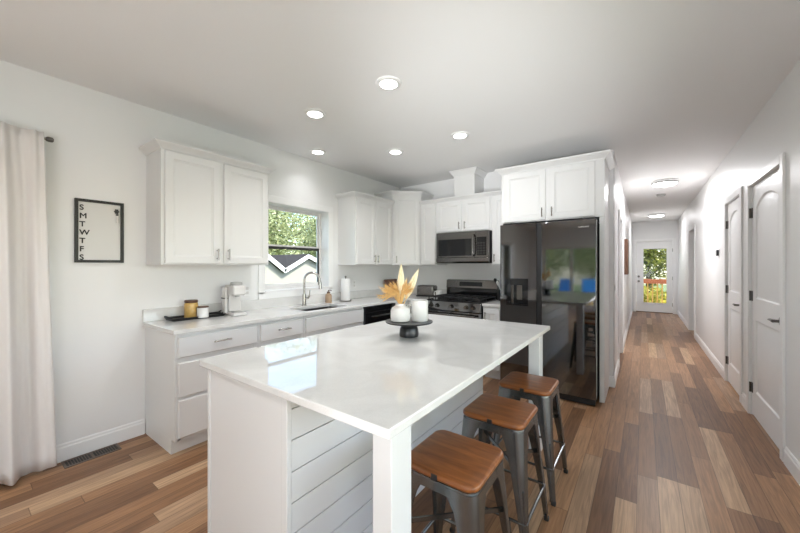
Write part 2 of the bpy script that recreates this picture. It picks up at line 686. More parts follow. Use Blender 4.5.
def arch_outline(x0, x1, z0, z1, rise, n=10):
    pts = [(x0, z0), (x1, z0)]
    if rise <= 0:
        return pts + [(x1, z1), (x0, z1)] + []
    w_ = (x1 - x0) / 2
    R_ = (w_ * w_ + rise * rise) / (2 * rise)
    cx, cz = (x0 + x1) / 2, z1 - R_
    a0 = math.asin(w_ / R_)
    for k in range(n + 1):
        a = a0 - 2 * a0 * k / n
        pts.append((cx + R_ * math.sin(a), cz + R_ * math.cos(a)))
    return pts


def inset(poly, d):
    n = len(poly)
    out = []
    for i in range(n):
        p0, p1, p2 = Vector(poly[i - 1]), Vector(poly[i]), Vector(poly[(i + 1) % n])
        d0, d1 = (p1 - p0).normalized(), (p2 - p1).normalized()
        n0, n1 = Vector((-d0.y, d0.x)), Vector((-d1.y, d1.x))
        mm = (n0 + n1).normalized()
        k = d / max(.3, mm.dot(n1))
        out.append((p1.x + mm.x * k, p1.y + mm.y * k))
    return out


def panel_door(width, height):
    """two-panel arch-top door in local coords: x 0..width, front face y=0 facing -Y, back y=.035"""
    mb = MB()
    bm = mb.bm
    sx = .115 * width / .86
    outs = [arch_outline(sx, width - sx, 1.05, height - .115, .085), arch_outline(sx, width - sx, .22, .86, 0)]
    edges = []

    def loop(poly, y):
        return [bm.verts.new((p[0], y, p[1])) for p in poly]
    outer = loop([(0, 0), (width, 0), (width, height), (0, height)], 0)
    back = loop([(0, 0), (width, 0), (width, height), (0, height)], .035)
    for i in range(4):
        bm.faces.new((outer[i], outer[(i + 1) % 4], back[(i + 1) % 4], back[i]))
    bm.faces.new(back)
    allv = [outer]
    for poly in outs:
        a = loop(poly, 0)
        allv.append(a)
        prev = a
        for d, y in ((.012, .008), (.020, .009), (.045, .002)):
            b = loop(inset(poly, d), y)
            for i in range(len(b)):
                bm.faces.new((prev[i], prev[(i + 1) % len(b)], b[(i + 1) % len(b)], b[i]))
            prev = b
        bm.faces.new(prev)
    for vs in allv:
        for i in range(len(vs)):
            a, b = vs[i], vs[(i + 1) % len(vs)]
            e = bm.edges.get((a, b)) or bm.edges.new((a, b))
            edges.append(e)
    bmesh.ops.triangle_fill(bm, use_beauty=True, use_dissolve=False, edges=edges, normal=(0, -1, 0))
    return mb


def lever(mb, x, z, s):
    mb.cyl((x, 0, z), (x, -.014, z), .031, .029, seg=24)
    mb.cyl((x, -.014, z), (x, -.050, z), .011, seg=12)
    mb.tube([(x - s * .012, -.050, z), (x + s * .03, -.052, z + .003), (x + s * .07, -.050, z + .002), (x + s * .115, -.046, z - .004)],
            [.011, .010, .008, .006], 10)
    return mb


def right_door(name, d, hinge_far=True):
    # local x runs from far edge (hinge) to near edge, front faces the hall (-x world)
    wd = d[1] - d[0] - .008
    g = sgroup(name, (XR + .012, d[1] - .004, 0), -PI / 2)
    # rotz -90: local x -> -y world, local -y -> -x world
    mbd = panel_door(wd, DZ - .018).rot(Matrix.Translation((0, 0, .012)))
    slab = obj('door_slab', mbd, 'trim', g, smooth=25)
    obj('door_handle', lever(MB(), wd - .048, .955, -1), 'nickel_dark', slab)
    for hz in (.25, 1.08, 1.83):
        hm = MB().cyl((-.004, -.012, hz - .045), (-.004, -.012, hz + .045), .008, seg=10).box(-.028, .028, -.006, .001, hz - .045, hz + .045)
        obj('hinge', hm, 'nickel_dark', slab)
    obj('jamb', MB().box(-.004, 0, 0, .1, 0, DZ).box(wd, wd + .004, 0, .1, 0, DZ).box(-.004, wd + .004, .04, .1, DZ - .006, DZ)
        .box(0, wd, .04, .05, 0, DZ), 'trim', g)
    return g


right_door('door_1', D1)
right_door('door_2', D2)
# closed door set back in the hall-left opening
g = sgroup('door_3', (XH - .075, HY0, 0), PI / 2)
slab = obj('door_slab', panel_door(HY1 - HY0, HZ - .01).rot(Matrix.Translation((0, 0, .008))), 'trim', g, smooth=25)
obj('door_handle', lever(MB(), .07, .955, 1), 'nickel_dark', slab)

# end door with glass
g = sgroup('door_4', (EX0, YE + .03, 0), 0)
ew = EX1 - EX0
GX0, GX1, GZ0, GZ1 = .165, ew - .125, .27, 1.86
mb = MB().box(.004, GX0, 0, .045, .012, EZ - .005).box(GX1, ew - .004, 0, .045, .012, EZ - .005).box(GX0, GX1, 0, .045, .012, GZ0).box(GX0, GX1, 0, .045, GZ1, EZ - .005)
slab = obj('door_slab', mb, 'trim', g)
bead = MB()
for a in ((GX0 - .025, GX0 + .012, GZ0 - .025, GZ1 + .025), (GX1 - .012, GX1 + .025, GZ0 - .025, GZ1 + .025)):
    bead.box(a[0], a[1], -.012, 0, a[2], a[3])
bead.box(GX0, GX1, -.012, 0, GZ0 - .025, GZ0 + .012).box(GX0, GX1, -.012, 0, GZ1 - .012, GZ1 + .025)
obj('glazing_bead', bead, 'trim', slab, bevel=.004)
obj('glass_pane', MB().box(GX0, GX1, .018, .024, GZ0, GZ1), 'glass', slab)
obj('door_knob', MB().cyl((.062, 0, .90), (.062, -.012, .90), .03).cyl((.062, -.012, .90), (.062, -.035, .90), .01)
    .cyl((.062, -.035, .90), (.062, -.062, .90), .022, .027), 'nickel_dark', slab)
obj('deadbolt', MB().cyl((.062, 0, 1.04), (.062, -.016, 1.04), .03, .026).box(.052, .072, -.032, -.016, 1.034, 1.046), 'nickel_dark', slab)
for hz in (.25, 1.0, 1.8):
    obj('hinge', MB().cyl((ew - .006, -.008, hz - .05), (ew - .006, -.008, hz + .05), .007, seg=8), 'chrome', slab)
obj('threshold', MB().prism([(-.05, 0), (.05, 0), (.04, .018), (-.04, .018)], 'x', 0, ew).rot(Matrix.Translation((0, .02, 0))), 'walnut', g)

# kitchen window
g = sgroup('window_1', (XL, WY0, 0), PI / 2)   # local x along +y world, -y into the room
ww = WY1 - WY0
fr = MB()
d0, d1 = .135, .19
fr.box(0, .02, d0, d1, WZ0, WZ1).box(ww - .02, ww, d0, d1, WZ0, WZ1).box(.02, ww - .02, d0, d1, WZ1 - .022, WZ1).box(.02, ww - .02, d0, d1, WZ0, WZ0 + .03)
wf = obj('window_frame', fr, 'vinyl', g, bevel=.003)
zm = 1.575
up = MB().box(.02, .036, .165, .185, zm - .01, WZ1 - .022).box(ww - .036, ww - .02, .165, .185, zm - .01, WZ1 - .022)
up.box(.036, ww - .036, .165, .185, WZ1 - .040, WZ1 - .022).box(.036, ww - .036, .165, .185, zm - .01, zm + .022)
us = obj('upper_sash', up, 'vinyl', g, bevel=.002)
obj('upper_pane', MB().box(.036, ww - .036, .173, .177, zm + .02, WZ1 - .038), 'glass', us)
lo = MB().box(.02, .036, .145, .162, WZ0 + .03, zm).box(ww - .040, ww - .02, .145, .162, WZ0 + .03, zm)
lo.box(.036, ww - .040, .145, .162, zm - .030, zm)
ls = obj('lower_sash', lo, 'bronze', g, bevel=.002)
obj('lower_rail', MB().box(.036, ww - .040, .143, .162, WZ0 + .03, WZ0 + .07), 'vinyl', g, bevel=.002)
obj('lower_pane', MB().box(.036, ww - .040, .152, .156, WZ0 + .065, zm - .028), 'glass', ls)
cs = MB()
cw = .075
cs.box(-cw, 0, -.018, 0, WZ0 - .02, WZ1 + .0).box(ww, ww + cw, -.018, 0, WZ0 - .02, WZ1 + .0).box(-cw, ww + cw, -.018, 0, WZ1, WZ1 + cw)
cs.box(-cw, ww + cw, -.018, 0, WZ0 - .075, WZ0 - .0)
obj('window_casing', cs, 'trim', g, bevel=.004)
obj('window_sill', MB().box(0, ww, -.022, .135, WZ0 - .001, WZ0 + .012), 'trim', g, bevel=.003)

# living-room patio door (seen only in reflections) and an added, unseen window for fill
g = sgroup('door_5', (PX0, YN, 0), 0)
pw = PX1 - PX0
f = MB()
for a, b in ((0, .06), (pw / 2 - .04, pw / 2 + .04), (pw - .06, pw)):
    f.box(a, b, -.12, -.04, 0, PZ)
f.box(.06, pw - .06, -.12, -.04, PZ - .07, PZ).box(.06, pw - .06, -.12, -.04, 0, .07)
fo = obj('door_frame', f, 'vinyl', g, bevel=.004)
obj('glass_pane', MB().box(.06, pw / 2 - .04, -.085, -.079, .07, PZ - .07).box(pw / 2 + .04, pw - .06, -.085, -.079, .07, PZ - .07), 'glass', fo)
obj('door_casing', MB().box(-.08, 0, 0, .018, 0, PZ + .08).box(pw, pw + .08, 0, .018, 0, PZ + .08).box(0, pw, 0, .018, PZ, PZ + .08), 'trim', g, bevel=.004)
g = sgroup('added_window_near', (QX0, YN, 0), 0)
qw = QX1 - QX0
f = MB().box(0, .05, -.12, -.05, QZ0, QZ1).box(qw - .05, qw, -.12, -.05, QZ0, QZ1).box(.05, qw - .05, -.12, -.05, QZ0, QZ0 + .05).box(.05, qw - .05, -.12, -.05, QZ1 - .05, QZ1)
f.box(.05, qw - .05, -.115, -.06, 1.17, 1.21)
obj('window_frame', f, 'vinyl', g, bevel=.004)
obj('window_pane', MB().box(.05, qw - .05, -.09, -.084, QZ0 + .05, QZ1 - .05), 'glass', g)
obj('window_casing', MB().box(-.08, 0, 0, .018, QZ0 - .08, QZ1 + .08).box(qw, qw + .08, 0, .018, QZ0 - .08, QZ1 + .08)
    .box(0, qw, 0, .018, QZ1, QZ1 + .08).box(0, qw, 0, .018, QZ0 - .08, QZ0), 'trim', g, bevel=.004)

g = sgroup('door_6', (XL, LD[0], 0), R90)
pw = LD[1] - LD[0]
f = MB()
for a, b in ((0, .06), (pw / 2 - .04, pw / 2 + .04), (pw - .06, pw)):
    f.box(a, b, .05, .13, 0, LD[2])
f.box(.06, pw - .06, .05, .13, LD[2] - .07, LD[2]).box(.06, pw - .06, .05, .13, 0, .07)
fo = obj('door_frame', f, 'vinyl', g, bevel=.004)
obj('glass_pane', MB().box(.06, pw / 2 - .04, .085, .091, .07, LD[2] - .07).box(pw / 2 + .04, pw - .06, .085, .091, .07, LD[2] - .07), 'glass', fo)
obj('door_casing', MB().box(-.08, 0, -.018, 0, 0, LD[2] + .08).box(pw, pw + .08, -.018, 0, 0, LD[2] + .08).box(0, pw, -.018, 0, LD[2], LD[2] + .08), 'trim', g, bevel=.004)
g = sgroup('added_window_side', (XR, RW[1], 0), -R90)  # added window, out of view, made to hold the side fill lamp
qw = RW[1] - RW[0]
f = MB().box(0, .05, .04, .11, RW[2], RW[3]).box(qw - .05, qw, .04, .11, RW[2], RW[3]).box(.05, qw - .05, .04, .11, RW[2], RW[2] + .05).box(.05, qw - .05, .04, .11, RW[3] - .05, RW[3])
f.box(qw / 2 - .025, qw / 2 + .025, .05, .10, RW[2] + .05, RW[3] - .05)
obj('window_frame', f, 'vinyl', g, bevel=.004)
obj('window_pane', MB().box(.05, qw - .05, .07, .076, RW[2] + .05, RW[3] - .05), 'glass', g)
obj('window_casing', MB().box(-.08, 0, -.018, 0, RW[2] - .08, RW[3] + .08).box(qw, qw + .08, -.018, 0, RW[2] - .08, RW[3] + .08)
    .box(0, qw, -.018, 0, RW[3], RW[3] + .08).box(0, qw, -.018, 0, RW[2] - .08, RW[2]), 'trim', g, bevel=.004)

# ------------------------------------------------------------------ ceiling lights


def can_proto():
    t = thing('recessed_light', '', 'ceiling light', (0, 0, ZC))
    obj('trim_ring', MB().lathe([(.062, -.012), (.070, -.014), (.088, -.008), (.092, 0), (.060, 0), (.060, -.006), (.062, -.012)], seg=40), 'trim', t)
    obj('diffuser', MB().lathe([(.0001, -.012), (.03, -.0118), (.061, -.010), (.061, -.001), (.0001, -.001)], seg=40), 'lens', t)
    return t


cans = [((-1.447, 1.841), 'nearest round recessed ceiling light, the one above the middle of the island'),
        ((-2.235, 1.839), 'round recessed ceiling light nearest the left upper wall cabinet'),
        ((-1.454, 2.989), 'round recessed ceiling light nearest the tall refrigerator'),
        ((-2.25, 2.989), 'round recessed ceiling light farthest back towards the corner wall cabinets'),
        ((-2.955, 2.473), 'round recessed ceiling light close to the wall above the sink window')]
p = can_proto()
for i, ((x, y), lb) in enumerate(cans):
    o = p if i == 0 else dup(p, (x, y, ZC))
    o.location = (x, y, ZC)
    o['label'] = lb
    o['group'] = 'recessed kitchen ceiling lights'
    lamp('can_light', 'AREA', (x, y, ZC - .02), (0, 0, 0), CAN_W * (.3 if i == 4 else 1.3 if x > -2 else .8), (.97, .98, 1.0), shape='DISK', size=.11, spread=math.radians(160 if x > -2 else 115))
for i, (x, y) in enumerate(((-2.4, -.6), (-.4, -.6), (-2.4, -3.0), (-.4, -3.0))):  # four unseen lights added behind the camera to brighten the room
    o = dup(p, (x, y, ZC), label='round recessed ceiling light added behind the viewer as unseen fill', group='added ceiling fill lights behind the viewer')
    lamp('can_light', 'AREA', (x, y, ZC - .02), (0, 0, 0), CAN_W * 1.3, (.97, .98, 1.0), shape='DISK', size=.11, spread=math.radians(115))


def hall_light(x, y, lb):
    t = thing('flush_ceiling_light', lb, 'ceiling light', (x, y, ZC), 0, 'flush hall ceiling lights')
    obj('mounting_pan', MB().lathe([(.0001, 0), (.165, 0), (.175, -.010), (.172, -.022), (.155, -.026), (.0001, -.026)], seg=48), 'trim', t)
    obj('trim_ring', MB().lathe([(.150, -.026), (.160, -.030), (.160, -.040), (.150, -.044), (.146, -.036), (.150, -.026)], seg=48), 'nickel_dark', t)
    obj('diffuser', MB().lathe([(.0001, -.027), (.148, -.027), (.149, -.048), (.135, -.060), (.09, -.068), (.0001, -.070)], seg=48), 'lens', t)
    lamp('hall_light', 'AREA', (x, y, ZC - .08), (0, 0, 0), HALL_W * (1 if y < 8 else .45), (.98, .975, 1.0), shape='DISK', size=.26)


hall_light(.265, 6.44, 'nearer round flush ceiling light of the hallway')
hall_light(.272, 10.45, 'farther round flush ceiling light, before the glazed end door')
t = thing('smoke_detector', 'round white smoke detector on hallway ceiling between two flush lights', 'smoke detector', (.262, 7.6, ZC))
obj('housing', MB().lathe([(.0001, 0), (.068, 0), (.068, -.014), (.058, -.034), (.03, -.040), (.0001, -.040)], seg=32), 'sage', t)
obj('sensor_ring', MB().lathe([(.040, -.036), (.046, -.038), (.046, -.042), (.040, -.043), (.040, -.036)], seg=32), 'plastic', t)

# ------------------------------------------------------------------ cabinets
CROWN = [(0, 0), (.008, 0), (.010, .010), (.018, .016), (.036, .034), (.046, .040), (.050, .044), (.050, .056), (0, .056)]


def upper(label, loc, rotz, w_, z0, z1, d, doors, crown_path=None, handles='bottom', extra_frame=.012, name='wall_cabinet', crown_prof=CROWN):
    """wall cabinet; local x 0..w, wall at y=0, front frame at y=-d"""
    t = thing(name, label, 'cabinet', (loc[0], loc[1], z0), rotz)
    h = z1 - z0
    b = MB().box(0, w_, -d, 0, .012, h)
    b.box(0, .018, -d, 0, 0, .012).box(w_ - .018, w_, -d, 0, 0, .012).box(.018, w_ - .018, -d, -d + .02, 0, .012)
    obj('body', b, 'cab', t, bevel=.0015)
    for (a, c, hs) in doors:
        do = obj('door', MB().shaker(a, c, extra_frame, h - .012, -d, .02), 'cab', t, smooth=20)
        if hs:
            hx = a + .03 if hs < 0 else c - .03
            obj('handle', MB().pull(hx, extra_frame + .075, -d - .02, .098), 'chrome', do)
    if crown_path:
        obj('crown', MB().sweep(crown_path, crown_prof, h - .004), 'cab', t, smooth=20)
    return t


R90 = PI / 2
wA = .893
upper('large white two-door wall cabinet left of the sink window', (XL, .955), R90, wA, 1.36, 2.243, .31,
      [(.022, wA / 2 - .016, 1), (wA / 2 + .016, wA - .018, -1)], [(0, 0), (0, -.31), (wA, -.31), (wA, 0)])
wB = 3.82 - 3.046
upper('white two-door wall cabinet right of the sink window', (XL, 3.046), R90, wB - .002, 1.36, 2.235, .31,
      [(.018, wB / 2 - .006, 1), (wB / 2 + .006, wB - .03, -1)], [(0, 0), (0, -.31), (wB, -.31)])
# diagonal corner cabinet
t = thing('corner_wall_cabinet', 'taller white diagonal wall cabinet in the kitchen corner', 'cabinet', (XL, YB, 1.36))
dc = .61
dd = .315
poly = [(.001, -.001), (.001, -dc), (dd, -dc), (dc, -dd), (dc, -.001)]
hC = 2.375 - 1.36
obj('body', MB().prism(poly, 'z', 0, hC), 'cab', t, bevel=.0015)
obj('crown', MB().sweep([(0.002, -dc), (dd, -dc), (dc, -dd), (dc, -.002)], [(o, h * 1.15) for o, h in CROWN], hC - .004), 'cab', t, smooth=20)
L_ = math.hypot(dc - dd, dc - dd)
md = Matrix.Translation((dd, -dc, 0)) @ Matrix.Rotation(PI / 4, 4, 'Z')
do = obj('door', MB().shaker(.03, L_ - .03, .012, hC - .02, 0, .02, fw=.05).rot(md), 'cab', t, smooth=20)
obj('handle', MB().pull(.055, .085, -.02, .098).rot(md), 'chrome', do)

BD = .32
upper('narrow single-door white wall cabinet left of the microwave', (-2.632, YB), 0, .268, 1.365, 2.243, BD,
      [(.012, .256, 0)], [(0, -BD), (.268, -BD)])
wO = 2.362 - 1.555
upper('short two-door white wall cabinet over the microwave', (-2.362, YB), 0, wO, 1.808, 2.243, BD,
      [(.02, wO / 2 - .012, 1), (wO / 2 + .012, wO - .02, -1)], [(0, -BD), (wO, -BD)])
upper('narrow white wall cabinet between microwave and refrigerator', (-1.553, YB), 0, .214, 1.365, 2.243, BD,
      [(.012, .17, -1)], [(0, -BD), (.214, -BD)])
# over the refrigerator
wF = 1.025
upper('deep two-door white cabinet above the refrigerator', (-1.33, YB), 0, wF, 1.84, 2.405, .61,
      [(.04, .482, 1), (.520, .945, -1)], [(0, -.2), (0, -.61), (wF, -.61), (wF, -.03)],
      crown_prof=[(o * 1.15, h * 1.25) for o, h in CROWN])
# side panels of the fridge enclosure
t = tag(obj('refrigerator_side_panel', MB().box(-.348, -.305, 3.822, 4.425, 0, 1.838), 'cab', bevel=.002), 'tall white side panel right of the refrigerator, at the hallway corner', 'side panel')
t = tag(obj('refrigerator_side_panel', MB().box(-1.330, -1.312, 3.822, 4.425, 0, 1.838), 'cab', bevel=.002), 'white side panel between refrigerator and the small base cabinet', 'side panel')

# duct chase over the microwave cabinets
t = thing('vent_duct_cover', 'white boxed vent chase between microwave cabinet and ceiling', 'duct cover', (-1.94, YB, 2.24))
obj('chase', MB().box(-.145, .150, -.325, -.0, .004, .395), 'cab', t, bevel=.002)
obj('crown', MB().sweep([(-.145, 0), (-.145, -.325), (.150, -.325), (.150, 0)], [(0, 0), (.010, 0), (.014, .012), (.045, .052), (.055, .056), (.055, .066), (0, .066)], .332), 'cab', t, smooth=20)


def base(label, loc, rotz, w_, fronts, depth=.585, z1=.870, left_end=False, name='base_cabinet', toe=True):
    t = thing(name, label, 'cabinet', (loc[0], loc[1], 0), rotz)
    k = .018
    z0 = .105
    b = MB()
    # open-topped carcass
    b.box(0, k, -depth, -.002, z0, z1 - .002).box(w_ - k, w_, -depth, -.002, z0, z1 - .002).box(k, w_ - k, -.012, -.002, z0, z1 - .002)
    b.box(k, w_ - k, -depth, -.012, z0, z0 + k)
    b.box(.04, w_ - .04, -depth, -depth + .02, z1 - .04, z1 - .002).box(k, .04, -depth, -depth + .02, z0, z1 - .002).box(w_ - .04, w_ - k, -depth, -depth + .02, z0, z1 - .002)
    b.box(.04, w_ - .04, -depth + .002, -depth + .014, z0, z1 - .04)
    obj('carcass', b, 'cab', t, bevel=.0012)
    obj('toe_kick', MB().box(0, w_, -depth + .065, -.01, 0, z0), 'cab', t)
    for (kind, a, c, zz0, zz1, hh) in fronts:
        if kind == 'drawer':
            f_ = obj('drawer', MB().plate(a, c, zz0, zz1, -depth, .02), 'cab', t, smooth=20)
        elif kind == 'false':
            f_ = obj('false_front', MB().plate(a, c, zz0, zz1, -depth, .02), 'cab', t, smooth=20)
        else:
            f_ = obj('door', MB().shaker(a, c, zz0, zz1, -depth, .02), 'cab', t, smooth=20)
        if hh == 'c':
            obj('handle', MB().pull((a + c) / 2, (zz0 + zz1) / 2 + .01, -depth - .02, .13, False), 'chrome', f_)
        elif hh == 'l':
            obj('handle', MB().pull(a + .03, zz1 - .09, -depth - .02, .1), 'chrome', f_)
        elif hh == 'r':
            obj('handle', MB().pull(c - .03, zz1 - .09, -depth - .02, .1), 'chrome', f_)
    return t


dz = [(.126, .396), (.416, .660), (.696, .842)]
w1 = .625
base('white three-drawer base cabinet at the left end of the counter', (XL, .949), R90, w1,
     [('drawer', .018, w1 - .014, *dz[0], None), ('drawer', .018, w1 - .014, *dz[1], None), ('drawer', .018, w1 - .014, *dz[2], 'c')])
w2 = .472
base('white base cabinet with one top drawer, left of the sink cabinet', (XL, 1.576), R90, w2,
     [('drawer', .016, w2 - .016, *dz[2], 'c'), ('door', .016, w2 - .016, .126, .660, 'l')])
w3 = .852
base('white sink base cabinet with long false front under the window', (XL, 2.050), R90, w3,
     [('false', .016, w3 - .010, *dz[2], None), ('door', .016, w3 / 2 - .003, .126, .660, 'r'), ('door', w3 / 2 + .003, w3 - .010, .126, .660, 'l')])
# dishwasher
t = thing('dishwasher', 'black built-in dishwasher between sink cabinet and corner', 'dishwasher', (XL, 2.906, 0), R90)
wd_ = .60
obj('tub', MB().box(.004, wd_ - .004, -.57, -.02, .1, .862), 'blackmatte', t)
dr = obj('door', MB().box(.004, wd_ - .004, -.607, -.572, .12, .790), 'blackgloss', t, bevel=.004)
obj('control_panel', MB().box(.004, wd_ - .004, -.609, -.572, .795, .862), 'blackgloss', t, bevel=.004)
obj('handle', MB().cyl((.07, -.643, .745), (wd_ - .07, -.643, .745), .009).cyl((.10, -.607, .745), (.10, -.643, .745), .007).cyl((wd_ - .1, -.607, .745), (wd_ - .1, -.643, .745), .007), 'blacksteel', dr)
obj('toe_kick', MB().box(.004, wd_ - .004, -.52, -.03, 0, .098), 'blackmatte', t)
# corner base
t = thing('corner_base_cabinet', 'white corner base cabinet between dishwasher and range', 'cabinet', (XL, YB, 0))
cpoly = [(.002, -.002), (.002, -.918), (.585, -.918), (.585, -.61), (.914, -.61), (.914, -.002)]
obj('carcass', MB().prism(cpoly, 'z', .105, .868), 'cab', t, bevel=.0015)
obj('toe_kick', MB().prism([(.01, -.01), (.01, -.91), (.52, -.91), (.52, -.545), (.90, -.545), (.90, -.01)], 'z', 0, .105), 'cab', t)
do = obj('door', MB().shaker(.64, .90, .126, .842, -.61, .02, fw=.045), 'cab', t, smooth=20)
obj('handle', MB().pull(.665, .75, -.63, .1), 'chrome', do)
# small base right of range
w5 = .222
base('small white base cabinet between range and refrigerator', (-1.556, YB), 0, w5, [('door', .012, w5 - .012, .126, .842, 'l')], depth=.61)

# countertops
CT0, CT1 = .870, .900
SX0, SX1, SY0, SY1 = -3.02, -2.70, 2.12, 2.70
t = thing('kitchen_countertop', 'L-shaped white quartz countertop along window wall and corner', 'countertop', (XL, .93, CT0))
ox, oy, oz = XL, .93, CT0


def lb(mb, x0, x1, y0, y1, z0, z1):
    return mb.box(x0 - ox, x1 - ox, y0 - oy, y1 - oy, z0 - oz, z1 - oz)


m = MB()
XF = -2.628
lb(m, XL + .001, XF, .93, SY0, CT0, CT1)
lb(m, XL + .001, SX0, SY0, SY1, CT0, CT1)
lb(m, SX1, XF, SY0, SY1, CT0, CT1)
lb(m, XL + .001, XF, SY1, YB - .001, CT0, CT1)
lb(m, XF, -2.331, 3.79, YB - .001, CT0, CT1)
obj('slab', m, 'quartz', t, bevel=.002)
m = MB()
lb(m, XL + .001, XL + .02, .93, YB - .001, CT1, CT1 + .1)
lb(m, XL + .02, -2.331, YB - .02, YB - .001, CT1, CT1 + .1)
obj('backsplash', m, 'quartz', t, bevel=.002)
t = thing('side_countertop', 'small piece of white quartz counter right of the range', 'countertop', (-1.556, YB, CT0))
obj('slab', MB().box(0, .224, -.64, -.001, 0, .03), 'quartz', t, bevel=.002)
obj('backsplash', MB().box(0, .224, -.02, -.001, .03, .13), 'quartz', t, bevel=.002)

# sink
t = thing('kitchen_sink', 'dark undermount sink let into the counter below the window', 'sink', ((SX0 + SX1) / 2, (SY0 + SY1) / 2, CT0))
hx, hy = (SX1 - SX0) / 2, (SY1 - SY0) / 2


def rr(hx_, hy_, r, z, n=5):
    pts = []
    for cx, cy, a0 in ((hx_ - r, hy_ - r, 0), (-hx_ + r, hy_ - r, 90), (-hx_ + r, -hy_ + r, 180), (hx_ - r, -hy_ + r, 270)):
        for k in range(n + 1):
            a = math.radians(a0 + 90 * k / n)
            pts.append((cx + r * math.cos(a), cy + r * math.sin(a), z))
    return pts


obj('basin', MB().loops([rr(hx + .02, hy + .02, .03, -.001), rr(hx + .02, hy + .02, .03, -.20), rr(.05, .05, .02, -.215)], cap0=False)
    .loops([rr(hx + .02, hy + .02, .03, -.001), rr(hx - .002, hy - .002, .03, -.001), rr(hx - .01, hy - .01, .04, -.17), rr(hx - .05, hy - .05, .04, -.19), rr(.04, .04, .03, -.195)], cap0=False),
    'nickel_dark', t)
obj('drain', MB().lathe([(.0001, -.192), (.042, -.192), (.045, -.194), (.0001, -.1945)], seg=24), 'chrome', t)
# faucet
t = thing('kitchen_faucet', 'brushed nickel gooseneck pull-down faucet behind the sink', 'faucet', (-3.085, 2.385, CT1))
obj('base', MB().lathe([(.0001, 0), (.028, 0), (.028, .008), (.022, .014), (.021, .12), (.019, .135), (.0001, .135)], seg=24), 'chrome', t)
arc = [(0, 0, .13), (0, 0, .29)]
ra = .085
dvx, dvy = .72, .69
for k in range(1, 13):
    a = PI - PI * 1.02 * k / 12
    q = ra + ra * math.cos(a)
    arc.append((q * dvx, q * dvy, .29 + ra * math.sin(a)))
obj('spout', MB().tube(arc, .0125, 14), 'chrome', t)
e = arc[-1]
obj('spray_head', MB().tube([e, (e[0] + .004, e[1] + .004, e[2] - .03), (e[0] + .006, e[1] + .006, e[2] - .095)], [.015, .017, .019], 14), 'chrome', t)
obj('handle', MB().tube([(.010, .010, .085), (.035, .03, .09), (.045, .035, .115), (.05, .04, .175)], [.012, .011, .008, .006], 10), 'chrome', t)

# soap jar, paper towel
t = thing('soap_dispenser', 'small tan glass soap bottle right of the faucet', 'soap dispenser', (-3.12, 2.775, CT1))
obj('bottle', MB().lathe([(.0001, 0), (.036, 0), (.040, .006), (.040, .085), (.034, .102), (.018, .110), (.018, .120), (.0001, .120)], seg=28), 'tan', t)
obj('pump', MB().lathe([(.0001, .120), (.02, .120), (.02, .135), (.006, .138), (.006, .155), (.0001, .155)], seg=18).tube([(0, 0, .153), (.03, .01, .153), (.04, .013, .147)], .005, 8), 'walnut', t)
t = thing('paper_towel_holder', 'dark metal paper towel holder on the counter near the corner', 'paper towel holder', (-3.085, 3.03, CT1))
obj('base', MB().lathe([(.0001, 0), (.076, 0), (.078, .004), (.074, .010), (.0001, .010)], seg=32), 'nickel_dark', t)
obj('rod', MB().cyl((0, 0, .01), (0, 0, .305), .007, seg=12), 'nickel_dark', t)
obj('finial', MB().lathe([(.0001, .300), (.012, .305), (.014, .313), (.009, .322), (.0001, .325)], seg=16), 'nickel_dark', t)
t = tag(obj('paper_towel_roll', MB().lathe([(.018, 0), (.058, 0), (.060, .004), (.060, .272), (.058, .276), (.018, .276), (.018, 0)], seg=36), 'paper'),
        'white paper towel roll standing on its holder near the corner', 'paper towel')
t.location = (-3.085, 3.03, CT1 + .0105)

# coffee maker
t = thing('coffee_maker', 'white single-serve coffee maker on the counter left of the window', 'coffee maker', (-3.055, 1.575, CT1), R90 * .93)
t.scale = (.88, .9, 1)
obj('base', MB().box(-.068, .068, -.15, .09, 0, .03), 'plastic', t, bevel=.012, seg=3)
obj('column', MB().box(-.062, .062, -.02, .09, .03, .262), 'plastic', t, bevel=.014, seg=3)
hd = obj('brew_head', MB().box(-.064, .064, -.14, .088, .185, .275), 'plastic', t, bevel=.016, seg=3)
obj('lid', MB().lathe([(.0001, .275), (.056, .275), (.058, .285), (.054, .303), (.0001, .306)], 0, -.055, seg=32), 'sage', hd)
obj('spout', MB().lathe([(.016, .168), (.022, .172), (.026, .186), (.0001, .186)], 0, -.075, seg=20), 'sage', hd)
obj('water_tank', MB().box(-.098, -.066, -.01, .085, .012, .255), 'plastic', t, bevel=.01, seg=3)
obj('tank_cap', MB().box(-.100, -.064, -.008, .085, .150, .160), 'blackmatte', t)
obj('drip_grate', MB().box(-.05, .05, -.135, -.03, .030, .036), 'sage', t, bevel=.003)

# tray with two jars
t = thing('serving_tray', 'black rectangular handled tray on the counter left of the coffee maker', 'tray', (-3.135, 1.285, CT1), R90)
tm = MB().loops([rr(.20, .075, .02, .002), rr(.215, .09, .025, .022), rr(.22, .095, .025, .022), rr(.205, .078, .02, -.0)], ring_closed=True)
tm.loops([rr(.2, .075, .02, .002), rr(.2, .075, .02, .0075)])
obj('tray_body', tm, 'blackmatte', t)
for s in (-1, 1):
    obj('handle', MB().tube([(s * .20, -.04, .02), (s * .225, -.035, .035), (s * .232, 0, .038), (s * .225, .035, .035), (s * .20, .04, .02)], .006, 8), 'blackmatte', t)
t = thing('candle_jar', 'amber ribbed glass jar with dark lid on the black tray', 'jar', (-3.135, 1.243, CT1 + .008))
jm = MB()
rings = []
for (r, h) in ((.02, 0), (.046, .001), (.05, .008), (.05, .115), (.046, .128)):
    rings.append([((r + .0018 * (k % 2) * (r > .03)) * math.cos(2 * PI * k / 40), (r + .0018 * (k % 2) * (r > .03)) * math.sin(2 * PI * k / 40), h) for k in range(40)])
obj('glass', jm.loops(rings), 'amber', t)
